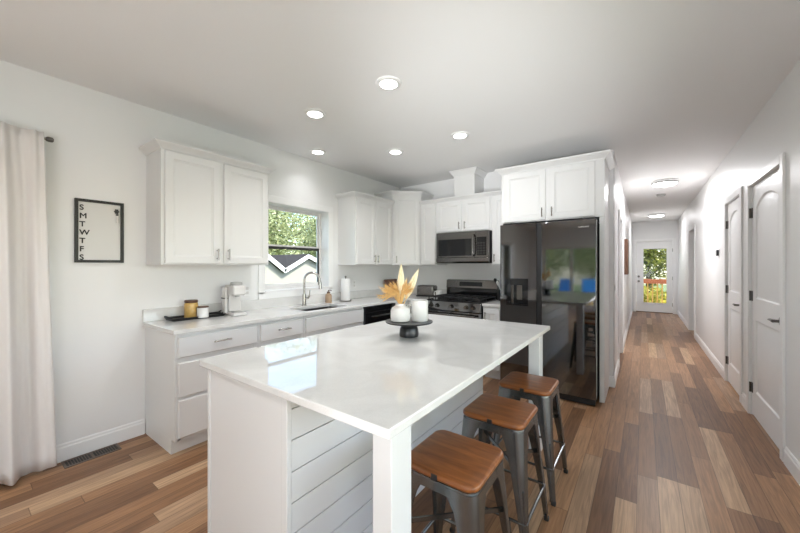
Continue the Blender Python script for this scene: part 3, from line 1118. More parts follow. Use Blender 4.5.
obj('lid', MB().lathe([(.0001, .128), (.049, .128), (.051, .132), (.051, .146), (.048, .150), (.0001, .150)], seg=32), 'walnut', t)
t = thing('canister', 'short white canister with brown lid on the black tray', 'canister', (-3.055, 1.303, CT1 + .008))
obj('body', MB().lathe([(.0001, 0), (.040, 0), (.044, .004), (.044, .082), (.042, .086), (.0001, .086)], seg=32), 'ceramic', t)
obj('lid', MB().lathe([(.0001, .086), (.044, .086), (.045, .090), (.044, .096), (.0001, .097)], seg=32), 'walnut', t)

# items in the corner
t = tag(obj('cutting_board', MB().box(-.155, .155, -.011, .011, 0, .245).rot(Matrix.Rotation(math.radians(-12), 4, 'X')), 'copperboard', bevel=.006),
        'reddish brown wooden cutting board leaning on the left wall by the kitchen corner', 'cutting board')
t.location = (-3.15, 4.12, CT1 + .003)
t.rotation_euler = (0, 0, R90)
t = thing('toaster', 'stainless steel toaster on the back counter left of the range', 'toaster', (-2.595, 4.23, CT1), math.radians(6))
obj('body', MB().box(-.135, .135, -.085, .085, .015, .165), 'steel', t, bevel=.025, seg=4)
obj('base', MB().box(-.140, .140, -.088, .088, 0, .022), 'blackmatte', t, bevel=.004)
obj('slots', MB().box(-.10, .10, -.045, -.02, .160, .1665).box(-.10, .10, .02, .045, .160, .1665), 'blackmatte', t)
obj('lever', MB().box(.134, .155, -.02, .02, .10, .118), 'blackmatte', t, bevel=.003)
t = thing('mug', 'small white mug between the toaster and the range', 'mug', (-2.378, 4.20, CT1), math.radians(200))
obj('cup', MB().lathe([(.0001, 0), (.036, 0), (.042, .006), (.043, .095), (.040, .095), (.038, .008), (.0001, .007)], seg=28), 'ceramic', t)
obj('handle', MB().tube([(.042, 0, .08), (.062, 0, .078), (.070, 0, .05), (.060, 0, .022), (.041, 0, .018)], .006, 8), 'ceramic', t)
t = thing('utensil_crock', 'dark utensil crock on the small counter right of the range', 'utensil holder', (-1.475, 4.26, CT1))
obj('crock', MB().lathe([(.0001, 0), (.045, 0), (.048, .005), (.048, .14), (.044, .14), (.043, .008), (.0001, .007)], seg=28), 'blackmatte', t)
for nm, lbx, pts, col, hw in (('spatula', 'black-handled spatula standing in the dark utensil crock', [(.0, .0, .01), (-.035, -.01, .15), (-.075, -.02, .235)], 'blackmatte', .022),
                              ('serving_spoon', 'pale serving spoon standing in the dark utensil crock', [(.01, .0, .01), (-.02, -.01, .15), (-.045, -.02, .20)], 'ceramic', .018)):
    u = thing(nm, lbx, 'utensil', (-1.475, 4.26, CT1))
    obj('handle', MB().tube(pts, .005, 8), col, u)
    x, y, z = pts[-1]
    obj('head', MB().tube([(x, y, z - .005), (x - .004, y, z + .012), (x - .012, y, z + .04), (x - .018, y, z + .055)], [.006, hw * .8, hw, .006], 10), col, u)

# ------------------------------------------------------------------ range
t = thing('gas_range', 'freestanding stainless and black gas range on the back wall', 'stove', (-1.945, YB, 0))
hw = .378
obj('body', MB().box(-hw, hw, -.615, -.03, .06, .895), 'blackmatte', t, bevel=.003)
obj('base_drawer', MB().box(-hw, hw, -.655, -.617, .075, .215), 'blacksteel', t, bevel=.004)
od = obj('oven_door', MB().box(-hw, hw, -.66, -.617, .225, .775), 'blacksteel', t, bevel=.005)
obj('oven_window', MB().box(-hw + .10, hw - .10, -.6635, -.66, .33, .62), 'blackgloss', od, bevel=.001)
obj('handle', MB().cyl((-hw + .05, -.708, .738), (hw - .05, -.708, .738), .013).cyl((-hw + .09, -.66, .738), (-hw + .09, -.708, .738), .009).cyl((hw - .09, -.66, .738), (hw - .09, -.708, .738), .009), 'steel', od)
cp = obj('control_panel', MB().prism([(-.617, .785), (-.668, .785), (-.655, .895), (-.617, .900)], 'x', -hw, hw), 'blacksteel', t, bevel=.003)
for kx in (-.305, -.215, -.01, .19, .285):
    obj('knob', MB().cyl((kx, -.661, .842), (kx, -.672, .841), .026, seg=24).cyl((kx, -.672, .841), (kx, -.698, .838), .021, .018, seg=24), 'steel', t)
obj('cooktop', MB().box(-hw, hw, -.655, -.03, .897, .914), 'blackgloss', t, bevel=.004)
for cx in (-.25, 0, .25):
    g_ = MB()
    x0, x1, y0, y1 = cx - .118, cx + .118, -.625, -.13
    z_ = .943
    q = .006
    g_.box(x0, x1, y0, y0 + .012, z_ - q, z_ + q).box(x0, x1, y1 - .012, y1, z_ - q, z_ + q)
    g_.box(x0, x0 + .012, y0, y1, z_ - q, z_ + q).box(x1 - .012, x1, y0, y1, z_ - q, z_ + q)
    for yy in (-.505, -.377, -.25):
        g_.box(x0, x1, yy - .005, yy + .005, z_ - q, z_ + q)
    g_.box(cx - .005, cx + .005, y0, y1, z_ - q, z_ + q)
    for xx in (x0, x1 - .012):
        for yy in (y0, y1 - .012):
            g_.box(xx, xx + .012, yy, yy + .012, .914, z_ - q)
    obj('grate', g_, 'iron', t)
for cx, cy in ((-.25, -.50), (-.25, -.26), (.25, -.50), (.25, -.26), (0, -.38)):
    obj('burner', MB().lathe([(.0001, .914), (.045, .914), (.045, .922), (.034, .926), (.034, .932), (.0001, .933)], cx, cy, seg=24), 'iron', t)
bg_ = obj('backguard', MB().prism([(-.025, .897), (-.10, .897), (-.10, 1.045), (-.085, 1.05), (-.085, 1.145), (-.07, 1.155), (-.025, 1.155)], 'x', -hw, hw), 'blackgloss', t, bevel=.003)
obj('backguard_face', MB().prism([(-.085, 1.042), (-.106, 1.042), (-.096, 1.150), (-.085, 1.152)], 'x', -hw, hw), 'steel', t, bevel=.002)
obj('display', MB().prism([(-.098, 1.068), (-.1055, 1.068), (-.1, 1.126), (-.096, 1.126)], 'x', -.17, .17), 'ledgreen', t)

# microwave
t = thing('microwave', 'over-the-range stainless microwave with black window and handle', 'microwave', (-1.945, YB, 1.388))
mw, mh = .378, .415
obj('case', MB().box(-mw, mw, -.365, -.004, 0, mh), 'blackmatte', t, bevel=.002)
obj('front_frame', MB().box(-mw, mw, -.400, -.367, .075, mh), 'steel', t, bevel=.004)
obj('bottom_vent', MB().prism([(-.367, .0), (-.385, .004), (-.404, .02), (-.404, .073), (-.367, .073)], 'x', -mw, mw), 'steel', t, bevel=.003)
obj('door_glass', MB().box(-mw + .035, .145, -.4045, -.400, .098, mh - .095), 'blackgloss', t, bevel=.001)
obj('control_panel', MB().box(.218, mw - .03, -.4045, -.400, .098, mh - .080), 'blackgloss', t, bevel=.001)
kp = MB()
for r in range(5):
    for c in range(3):
        kp.box(.232 + c * .036, .258 + c * .036, -.4055, -.4045, .115 + r * .033, .135 + r * .033)
obj('keypad', kp, 'bronze', t)
obj('display', MB().box(.235, mw - .045, -.4055, -.4045, .288, .322), 'ledgreen', t)
obj('handle', MB().tube([(.182, -.402, .095), (.182, -.438, .115), (.182, -.448, .20), (.182, -.438, .345), (.182, -.402, .365)], .012, 12), 'steel', t)
obj('door_seam', MB().box(.204, .208, -.4012, -.398, .08, mh - .004), 'blackmatte', t)

# ------------------------------------------------------------------ refrigerator
t = thing('refrigerator', 'large black stainless side-by-side refrigerator with water dispenser', 'refrigerator', (-.82, 3.63, 0))
x0, x1, xs_ = -.458, .462, -.052
obj('case', MB().box(x0 + .004, x1 - .004, .088, .775, .03, 1.785), 'blackmatte', t, bevel=.004)
DZ0, DZ1 = .075, 1.800
ax0, ax1, az0, az1 = -.392, -.160, .925, 1.215
ld = MB()
ld.box(x0, ax0, 0, .08, DZ0, DZ1).box(ax1, xs_ - .024, 0, .08, DZ0, DZ1).box(ax0, ax1, 0, .08, DZ0, az0).box(ax0, ax1, 0, .08, az1, DZ1)
ld.box(ax0, ax1, .06, .08, az0, az1)
bmesh.ops.remove_doubles(ld.bm, verts=ld.bm.verts, dist=1e-5)
lo_ = obj('freezer_door', ld, 'blacksteel', t, smooth=0)
dm = MB().box(ax0 + .001, ax1 - .001, .0525, .0595, az0 + .001, az1 - .001)
dm.box(ax0 + .001, ax0 + .012, -.002, .052, az0 + .001, az1 - .001).box(ax1 - .012, ax1 - .001, -.002, .052, az0 + .001, az1 - .001)
dm.box(ax0 + .012, ax1 - .012, -.002, .052, az1 - .07, az1 - .001).box(ax0 + .012, ax1 - .012, .0, .052, az0 + .001, az0 + .02)
obj('dispenser', dm, 'blackgloss', lo_, smooth=0)
obj('dispenser_paddle', MB().box(-.345, -.325, .03, .05, az0 + .02, az1 - .075).box(-.29, -.235, .035, .05, az0 + .06, az1 - .075), 'nickel_dark', lo_, bevel=.002)
rd = obj('fridge_door', MB().box(xs_ + .024, x1, 0, .08, DZ0, DZ1), 'blacksteel', t, bevel=.006)
text_part('logo', 'SAMSUNG', .020, 'silverlogo', rd, Matrix.Translation((.405, -.0005, 1.722)) @ Matrix.Rotation(PI / 2, 4, 'X'), align='RIGHT')
obj('handle_recess', MB().box(xs_ - .022, xs_ + .022, .018, .086, DZ0, DZ1 - .005), 'blackmatte', t)
obj('base_grille', MB().box(x0 + .01, x1 - .01, .03, .087, .012, .068), 'blackmatte', t)
obj('hinge_cover', MB().box(x0 + .02, x0 + .12, .03, .16, 1.802, 1.818).box(x1 - .12, x1 - .02, .03, .16, 1.802, 1.818), 'blackmatte', t, bevel=.004)
for fx in (x0 + .06, x1 - .06):
    obj('foot', MB().cyl((fx, .12, 0), (fx, .12, .03), .02, seg=14), 'rubber', t)

# ------------------------------------------------------------------ island
IX0, IX1, IY0, IY1 = -1.705, -1.075, .752, 2.63
t = thing('kitchen_island', 'white kitchen island base with shiplap seating side and square legs', 'kitchen island', (0, 0, 0))
obj('body', MB().box(IX0 + .01, IX1 - .012, IY0 + .012, IY1 - .012, 0, .869), 'island', t)
obj('end_panel', MB().box(IX0 + .025, IX1 - .03, IY0, IY0 + .012, 0, .869), 'island', t, bevel=.001)
obj('end_panel', MB().box(IX0 + .025, IX1 - .03, IY1 - .012, IY1, 0, .869), 'island', t, bevel=.001)
cp_ = MB().box(IX0, IX0 + .025, IY0 - .004, IY0 + .014, 0, .869).box(IX1 - .030, IX1 + .006, IY0 - .004, IY0 + .018, 0, .869)
obj('corner_trim', cp_, 'island', t, bevel=.002)
sm = MB()
z = .809 - .1195 * 6
zt = [0.0] + [.809 - .1195 * k for k in range(6, -1, -1)] + [.869]
for a, b in zip(zt, zt[1:]):
    sm.box(IX1 - .012, IX1 + .004, IY0 + .018, IY1, a + .0025, b - .0025)
obj('shiplap', sm, 'island', t, bevel=.0012)
for ly in (.775, 2.50):
    obj('leg', MB().box(-.672, -.598, ly, ly + .105, 0, .869), 'island', t, bevel=.003)
# cabinet doors on the sink side
for a in (.80, 1.415, 2.03):
    do = obj('door', MB().shaker(0, .58, .11, .84, 0, .02).rot(Matrix.Translation((IX0 + .01, a + .58, 0)) @ Matrix.Rotation(-R90, 4, 'Z')), 'island', t, smooth=20)
    obj('handle', MB().pull(.55, .74, -.02, .1).rot(Matrix.Translation((IX0 + .01, a + .58, 0)) @ Matrix.Rotation(-R90, 4, 'Z')), 'chrome', do)
t = tag(obj('island_countertop', MB().box(0, 1.160, 0, 1.966, 0, .030), 'quartz', bevel=.004),
        'long white quartz slab countertop on the kitchen island', 'countertop')
t.location = (-1.722, .716, .870)

# cake stand, vases
cx, cy = -1.206, 1.745
t = thing('cake_stand', 'dark pedestal cake stand in the middle of the island', 'cake stand', (cx, cy, .90))
obj('pedestal', MB().lathe([(.0001, 0), (.052, 0), (.060, .004), (.062, .02), (.059, .05), (.050, .072), (.036, .083), (.0001, .085)], seg=36), 'marble', t)
obj('plate', MB().lathe([(.0001, .0855), (.11, .0855), (.147, .091), (.151, .096), (.149, .100), (.0001, .100)], seg=48), 'marble', t)
sz = .90 + .1005
vx, vy = cx - .034, cy - .046
t = thing('round_vase', 'round white bud vase holding dried flowers on the dark cake stand', 'vase', (vx, vy, sz))
obj('vessel', MB().lathe([(.0001, 0), (.05, 0), (.058, .005), (.062, .03), (.062, .065), (.055, .085), (.035, .098), (.028, .102), (.028, .112), (.023, .112), (.023, .100), (.0001, .05)], seg=36), 'ceramic', t)
obj('loop_handle', MB().tube([(.03, .018, .098), (.046, .027, .115), (.058, .034, .105), (.052, .03, .088)], .004, 8), 'chrome', t)
t = thing('pillar_vase', 'straight white cylinder vase beside the round vase on the cake stand', 'vase', (cx + .052, cy + .046, sz))
obj('vessel', MB().lathe([(.0001, 0), (.049, 0), (.051, .003), (.053, .128), (.050, .130), (.046, .128), (.045, .02), (.0001, .018)], seg=36), 'ceramic', t)


RV = Vector((.807, .59, 0))   # sideways across the view
FV = Vector((-.59, .807, 0))
V0 = Vector((vx, vy, sz + .06))


def palm(side, fwd, top, width, lbx):
    """pointed ribbed dried palm spear: a pleated blade on a stem, fanned"""
    mb = MB()
    tip = V0 + RV * side + FV * fwd + Vector((0, 0, top))
    base_ = V0 + (tip - V0) * .30
    ax = (tip - base_)
    n_ = 10
    wdir = (RV - ax.normalized() * RV.dot(ax.normalized())).normalized()
    ndir = ax.normalized().cross(wdir)
    rows = []
    for i in range(n_ + 1):
        s = i / n_
        wv = width * (math.sin(PI * min(1, s * .93 + .07)) ** .8) * (1 - .35 * s)
        row = []
        for j in range(9):
            u = j / 8 * 2 - 1
            row.append(base_ + ax * s + wdir * wv * u + ndir * (.0035 * (j % 2) + .012 * u * u))
        rows.append(row)
    vs = [[mb.bm.verts.new(p_) for p_ in r] for r in rows]
    for a, b in zip(vs, vs[1:]):
        for j in range(8):
            mb.bm.faces.new((a[j], a[j + 1], b[j + 1], b[j]))
    o = thing('dried_palm_spear', lbx, 'dried plant', tuple(V0), 0, 'dried palm spears in the vase')
    for p_ in mb.bm.verts:
        p_.co -= V0
    bl = obj('blade', mb, 'palm', o, smooth=0)
    sol = bl.modifiers.new('thick', 'SOLIDIFY')
    sol.thickness = .0015
    obj('stem', MB().tube([(0, 0, 0), tuple((base_ - V0) * .6), tuple(base_ - V0 + ax * .1)], .003, 6), 'straw', o)


palm(.005, .0, .305, .026, 'tall pointed dried palm spear at the top of the bouquet')
palm(.118, .01, .275, .026, 'dried palm spear leaning to the right of the bouquet')
palm(.040, .03, .22, .018, 'short dried palm spear in the middle of the bouquet')


def sprig(i):
    a = random.uniform(-1.35, .75)
    ln = random.uniform(.075, .15)
    fw = random.uniform(-.07, .07)
    mb = MB()
    tip = RV * (ln * math.sin(a)) + FV * fw + Vector((0, 0, .055 + ln * max(.18, math.cos(a))))
    mid = Vector((0, 0, .075)) + tip * .35
    pts = [Vector((0, 0, .005)), Vector((0, 0, .05)) + RV * .008 * a, mid, tip * .8 + Vector((0, 0, .012)), tip + Vector((0, 0, -.018 * abs(a)))]
    mb.tube(pts, [.0016, .0016, .0025, .0034, .0006], 5)
    for k in range(12):  # bristles
        s = random.uniform(.3, .95)
        p_ = mid.lerp(tip, s)
        d_ = (tip - mid).normalized() * .022 + Vector((random.gauss(0, 1), random.gauss(0, 1), random.gauss(0, 1))) * .009
        mb.tube([p_, p_ + d_], [.0018, .0004], 4)
    o = obj('dried_grass_sprig', mb, 'straw')
    o.location = V0
    tag(o, 'thin golden dried grass sprig in the round white vase', 'dried plant', 'dried grass sprigs in the vase')


for i in range(46):
    sprig(i)

# ------------------------------------------------------------------ stools


def stool_proto():
    t = thing('bar_stool', '', 'stool', (0, 0, 0))
    SH = .585
    seat = MB().loops([rr(.140, .140, .035, SH + .004, 6), rr(.150, .150, .042, SH + .006, 6), rr(.155, .155, .045, SH + .012, 6),
                       rr(.155, .155, .045, SH + .022, 6), rr(.151, .151, .042, SH + .028, 6), rr(.143, .143, .036, SH + .030, 6)])
    obj('seat', seat, 'seat', t, smooth=50)
    obj('seat_bracket', MB().box(-.012, .012, -.1565, -.152, SH + .004, SH + .026).box(-.012, .012, .152, .1565, SH + .004, SH + .026), 'blackmatte', t)
    # pressed steel apron: rounded skirt, arched between the legs
    ap = MB()
    n = 4
    outer, inner = [], []
    for zz, hw_ in ((SH + .003, .150), (SH - .012, .152), (SH - .032, .154)):
        outer.append(rr(hw_, hw_, .045, zz, 6))
    for zz, hw_ in ((SH - .032, .151), (SH - .012, .149), (SH - .0, .146)):
        outer.append(rr(hw_, hw_, .043, zz, 6))
    ap.loops(outer, cap0=False, cap1=False, ring_closed=True)
    ap.loops([rr(.146, .146, .043, SH + .0035, 6), rr(.146, .146, .043, SH + .0005, 6)])
    obj('apron', ap, 'gun', t)
    for sx, sy in ((1, 1), (-1, 1), (-1, -1), (1, -1)):
        lm = MB()
        rings = []
        nz = 10
        for i in range(nz + 1):
            s = i / nz
            zz = SH - .004 - s * (SH - .022)
            c = .152 + .040 * s            # outer corner half-size
            wv = .026 + .062 * (1 - s) ** 1.5 + .02 * max(0, 1 - s * 8)
            r = min(.040, wv * .8) * (1 - .35 * s)
            th = .0035
            o_, i_ = [], []
            o_.append((c - wv, c))
            i_.append((c - wv, c - th))
            for k in range(7):
                a = PI / 2 - PI / 2 * k / 6
                o_.append((c - r + r * math.cos(a), c - r + r * math.sin(a)))
                i_.append((c - r + (r - th) * math.cos(a), c - r + (r - th) * math.sin(a)))
            o_.append((c, c - wv))
            i_.append((c - th, c - wv))
            ring = o_ + i_[::-1]
            rings.append([(sx * x_, sy * y_, zz) for x_, y_ in ring])
        lm.loops(rings)
        lg = obj('leg', lm, 'gun', t, smooth=40)
        bead_ = []
        for s in (.45, .7, .97):
            zz = SH - .004 - s * (SH - .022)
            c = .152 + .040 * s - .004 - .006 * (1 - s)
            bead_.append((sx * c, sy * c, zz))
        obj('rib', MB().tube(bead_, [.004, .006, .005], 8), 'gun', lg)
        obj('rubber_foot', MB().box(min(sx * .170, sx * .196), max(sx * .170, sx * .196), min(sy * .170, sy * .196), max(sy * .170, sy * .196), 0, .022), 'rubber', lg, bevel=.006)
    zf = .19
    c = .175
    for a, b in (((-c, -c), (c, -c)), ((c, -c), (c, c)), ((c, c), (-c, c)), ((-c, c), (-c, -c))):
        obj('footrest', MB().cyl((a[0], a[1], zf), (b[0], b[1], zf), .007, seg=10), 'gun', t)
    c2 = .150
    zx = .385
    obj('cross_brace', MB().box(-.004, .004, -c2 * 1.36, c2 * 1.36, zx, zx + .018).rot(Matrix.Rotation(R90 / 2, 4, 'Z'))
        .rot(Matrix.Identity(4)), 'gun', t)
    obj('cross_brace', MB().box(-.004, .004, -c2 * 1.36, c2 * 1.36, zx - .019, zx - .001).rot(Matrix.Rotation(-R90 / 2, 4, 'Z')), 'gun', t)
    return t


sp = stool_proto()
for i, (x, y, rz, lbx) in enumerate(((-.597, 1.175, 0, 'metal bar stool with brown wooden seat, nearest the viewer by the near island leg'),
                                    (-.597, 1.700, 0, 'middle of the three metal bar stools with brown wooden seats'),
                                    (-.590, 2.205, 0, 'farthest metal bar stool with wooden seat, by the island leg near the refrigerator'))):
    o = sp if i == 0 else dup(sp, (x, y, 0), rz)
    o.location = (x, y, 0)
    o.rotation_euler = (0, 0, rz)
    o['label'] = lbx
    o['group'] = 'bar stools along the island'

# ------------------------------------------------------------------ left wall things
# curtain
t = thing('curtain', 'floor-length off-white curtain panel hanging at the left wall', 'curtain', (-3.135, -.45, 0))
cm = MB()
NY, NZ = 320, 26
rows = []
for i in range(NZ + 1):
    s = i / NZ                      # 0 top, 1 bottom
    zz = 2.215 - s * (2.215 - .028)
    row = []
    for j in range(NY + 1):
        u = j / NY
        yy = -.95 + u * (1.772 + .058 * s)
        fine = .009 * math.sin(u * 260 + math.sin(u * 31) * 1.5) * max(0, 1 - s * 5)
        amp = .016 + .026 * min(1, s * 2)
        big = amp * (math.sin(u * 92 + .9 * math.sin(u * 17) + s * 1.2 * math.sin(u * 29)) + .45 * math.sin(u * 201 + 1.3 + 2 * s) * (1 - .6 * s) + .6 * math.sin(u * 37 + s))
        edge = min(1, (1 - u) * 18)
        row.append((.01 + big * (.4 + .6 * edge) + fine, yy, zz + (.012 * math.sin(u * 46) if i == NZ else 0)))
    rows.append(row)
cm.loops(rows, closed=False, cap0=False, cap1=False)
cl = obj('fabric', cm, 'linen', t, smooth=180)
sm_ = cl.modifiers.new('thick', 'SOLIDIFY')
sm_.thickness = .002
t = thing('curtain_rod', 'slim nickel curtain rod with a finial above the left curtain', 'curtain rod', (-3.180, -.45, 2.19))
obj('rod', MB().cyl((0, -1.2, 0), (0, .838, 0), .009, seg=12), 'chrome', t)
obj('finial', MB().tube([(0, .836, 0), (0, .842, 0), (0, .850, 0), (0, .868, 0), (0, .874, 0)], [.010, .015, .017, .016, .010], 14), 'nickel_dark', t)
obj('bracket', MB().box(-.063, 0, .79, .805, -.012, .004).box(-.0645, -.055, .775, .82, -.03, .03), 'chrome', t)

# weekly board
t = thing('weekly_planner_board', 'black-framed weekday planner board on wall between curtain and cabinet', 'planner board', (XL, .533, 1.375), R90)
bw, bh = .274, .456
obj('frame', MB().box(0, .019, -.022, -.001, 0, bh).box(bw - .019, bw, -.022, -.001, 0, bh).box(.019, bw - .019, -.022, -.001, 0, .019).box(.019, bw - .019, -.022, -.001, bh - .019, bh), 'blackmatte', t, bevel=.001)
obj('panel', MB().box(.019, bw - .019, -.010, -.001, .019, bh - .019), 'screen', t)
for i, ch in enumerate('SMTWTFS'):
    text_part('letter', ch, .052, 'blackmatte', t, Matrix.Translation((.024, -.0105, bh - .078 - i * .0595)) @ Matrix.Rotation(PI / 2, 4, 'X'), bold=.0025)
obj('magnet', MB().prism([(.012 * math.cos(a) * (1.0 if k % 2 else 1.35) + bw - .042, .016 * math.sin(a) * (1.0 if k % 2 else 1.3) + bh - .068) for k, a in enumerate([2 * PI * q / 12 for q in range(12)])], 'y', -.018, -.010), 'blackmatte', t)
t2 = thing('marker_pen', 'white marker pen clipped upright at the right of the planner board', 'marker', (XL, .533, 1.375), R90)
obj('barrel', MB().cyl((bw - .040, -.0185, bh - .155), (bw - .040, -.0185, bh - .100), .0075, seg=12), 'plastic', t2)
obj('cap', MB().cyl((bw - .040, -.0185, bh - .100), (bw - .040, -.0185, bh - .088), .008, seg=12), 'blackmatte', t2)

# floor register
t = thing('floor_vent', 'brown metal floor register with dark slots beside the left baseboard', 'floor vent', (-3.163, .614, 0), R90)
obj('plate', MB().box(-.150, .150, -.062, -.046, 0, .006).box(-.150, .150, .046, .062, 0, .006).box(-.150, -.136, -.046, .046, 0, .006).box(.136, .150, -.046, .046, 0, .006).box(-.008, .008, -.046, .046, 0, .006), 'vent', t, bevel=.0015)
obj('duct', MB().box(-.136, .136, -.046, .046, .0005, .0012), 'blackmatte', t)
fm = MB()
for s in (-1, 1):
    for k in range(1, 9):
        xx = s * (.008 + k * .0142)
        fm.box(xx - .0016, xx + .0016, -.046, .046, .0012, .005)
obj('louvers', fm, 'vent', t)

# outlets and switches


def wall_plate(name, lbx, loc, rotz, kind):
    t = thing(name, lbx, 'outlet' if kind == 'outlet' else 'light switch', loc, rotz)
    obj('plate', MB().box(-.035, .035, -.006, -.0005, -.057, .057), 'trim', t, bevel=.002)
    if kind == 'outlet':
        for zz in (-.022, .022):
            obj('receptacle', MB().box(-.016, .016, -.0085, -.006, zz - .014, zz + .014), 'plastic', t, bevel=.003)
    else:
        obj('toggle', MB().box(-.016, .016, -.010, -.006, -.032, .032), 'plastic', t, bevel=.002)


wall_plate('wall_outlet', 'white wall outlet above the counter beside the coffee maker', (XL, 1.80, 1.10), R90, 'outlet')
wall_plate('wall_outlet', 'white wall outlet above the counter between paper towels and corner', (XL, 3.35, 1.10), R90, 'outlet')
wall_plate('light_switch', 'white light switch on the hallway left wall beside the refrigerator panel', (XH, 4.52, 1.10), R90, 'switch')
t = thing('thermostat', 'small black thermostat on the right hallway wall beyond the second door', 'thermostat', (XR, 5.87, 1.517), -R90)
obj('backplate', MB().box(-.062, .062, -.006, -.0005, -.058, .052), 'trim', t, bevel=.003)
obj('screen', MB().box(-.040, .034, -.028, -.006, -.036, .040), 'blackgloss', t, bevel=.006)
t = thing('wall_picture', 'brown framed picture on the left hallway wall beyond the doorway', 'picture', (XH, 7.0, 1.20), R90)
obj('frame', MB().box(0, .02, -.05, -.001, 0, .62).box(.48, .5, -.05, -.001, 0, .62).box(.02, .48, -.05, -.001, 0, .02).box(.02, .48, -.05, -.001, .60, .62), 'walnut', t, bevel=.002)
obj('canvas', MB().box(.02, .48, -.040, -.001, .02, .60), 'art', t)

# ------------------------------------------------------------------ outdoors
GZ = -1.3
struct('ground', MB().box(-60, 40, -45, 60, GZ - .1, GZ), 'ground', smooth=0)


def foliage(mb, cx, cy, cz, rx, ry, rz, n, size):
    for _ in range(n):
        while True:
            p_ = Vector((random.uniform(-1, 1), random.uniform(-1, 1), random.uniform(-1, 1)))
            if .35 < p_.length < 1:
                break
        c_ = Vector((cx + p_.x * rx, cy + p_.y * ry, cz + p_.z * rz))
        a = Vector((random.gauss(0, 1), random.gauss(0, 1), random.gauss(0, .7))).normalized()
        b = a.cross(Vector((random.gauss(0, 1), random.gauss(0, 1), random.gauss(0, 1)))).normalized()
        s = size * random.uniform(.6, 1.3)
        mb.bm.faces.new([mb.bm.verts.new(q) for q in (c_ - a * s, c_ + b * s * .45, c_ + a * s, c_ - b * s * .45)])


def tree_proto(lbx, mat, h, r, n, size, cat='tree', grp=None):
    t = thing('leafy_tree', lbx, cat, (0, 0, GZ), 0, grp)
    tm_ = MB().tube([(0, 0, 0), (.05, .02, h * .3), (-.04, .05, h * .6), (.05, 0, h * .88)], [.16, .13, .09, .03], 10)
    for k in range(6):
        a = k * 2.4
        z_ = h * (.35 + .08 * k)
        tm_.tube([(0, 0, z_), (math.cos(a) * r * .4, math.sin(a) * r * .4, z_ + r * .3), (math.cos(a) * r * .75, math.sin(a) * r * .75, z_ + r * .5)], [.06, .04, .015], 6)
    obj('trunk', tm_, 'bark', t)
    fm_ = MB()
    for k in range(9):
        a = k * 2.4
        q = .55 * r * (k % 3) / 2
        foliage(fm_, math.cos(a) * q, math.sin(a) * q, h * (.42 + .065 * k), r * .62, r * .62, r * .5, n // 9, size)
    obj('crown', fm_, mat, t, smooth=0)
    return t


tb = tree_proto('bright green tree beyond the neighbour roof outside the kitchen window', 'leaf', 7.0, 2.6, 11000, .10, grp='trees outside the kitchen window')
pos = [(-18.5, 12.2), (-18.5, 16.4), (-18.2, 8.0), (-22.7, 18.5), (-23, 14.0)]
for i, (x, y) in enumerate(pos):
    o = tb if i == 0 else dup(tb, (x, y, GZ), i * 1.3)
    o.location = (x, y, GZ)
    o.rotation_euler = (0, 0, i * 1.3)
    o.scale = (1, 1, .93 + .06 * (i % 3))
td = tree_proto('dense green tree beyond the deck outside the hallway end door', 'leafdark', 6.2, 2.2, 8000, .10, grp='trees beyond the hallway door')
for i, (x, y) in enumerate(((.2, 21.0), (2.6, 23.0), (-2.2, 23.5))):
    o = td if i == 0 else dup(td, (x, y, GZ), i * 1.1)
    o.location = (x, y, GZ)
for i, (x, y) in enumerate(((-5.4, -15.5), (-.6, -15.2), (-3.0, -20.5), (-9.8, -17), (4.6, -16.5))):
    dup(tb, (x, y, GZ), 2 + i * 1.7, 'tall green tree reflected in the refrigerator door', 'trees behind the house')

# neighbour house
t = thing('neighbour_house', 'white sided neighbouring house with two gables outside the kitchen window', 'house', (-9.665, 6.595, GZ))
hz0 = 1.20 - GZ
GL, GR, GE = (-1.9, hz0 + 1.40), (.954, hz0 + .50), (3.6, hz0 - .62)
VL = (0, hz0)
wallp = [(-4.0, 0), (3.3, 0), (3.3, hz0 - .55), (GR[0], GR[1] - .08), (0, hz0 - .08), (GL[0], GL[1] - .08), (-4.0, hz0 - .2)]
obj('wall', MB().prism(wallp, 'x', -5, 0), 'siding', t, smooth=0)
sd = MB()
zz = .1
while zz < hz0 - .62:
    sd.prism([(.0, zz), (.045, zz), (.004, zz + .12), (0, zz + .12)], 'y', -4.0, 3.3)
    zz += .125
obj('lap_siding', sd, 'siding', t, smooth=0)


def gable_strip(mb, p0, p1, up_, dn_, xa, xb):
    d_ = (Vector(p1) - Vector(p0)).normalized()
    n_ = Vector((-d_.y, d_.x))
    if n_.y < 0:
        n_ = -n_
    mb.prism([tuple(Vector(p0) - n_ * dn_), tuple(Vector(p1) - n_ * dn_), tuple(Vector(p1) + n_ * up_), tuple(Vector(p0) + n_ * up_)], 'x', xa, xb)


rm, fm = MB(), MB()
for p0, p1 in (((-4.2, hz0 - .2), GL), (GL, (.03, hz0 - .02)), ((-.03, hz0 - .02), GR), (GR, GE)):
    gable_strip(rm, p0, p1, .085, -.03, -5.2, .15)
    gable_strip(fm, p0, p1, .06, .07, .12, .165)
obj('roof', rm, 'roof', t, smooth=0)
obj('fascia', fm, 'fascia', t, smooth=0)
obj('main_roof', MB().prism([(-.4, hz0 + .08), (-3.2, hz0 + .62), (-3.2, hz0 - .3), (-.4, hz0 - .3)], 'y', -3, 3.4), 'roof', t, smooth=0)

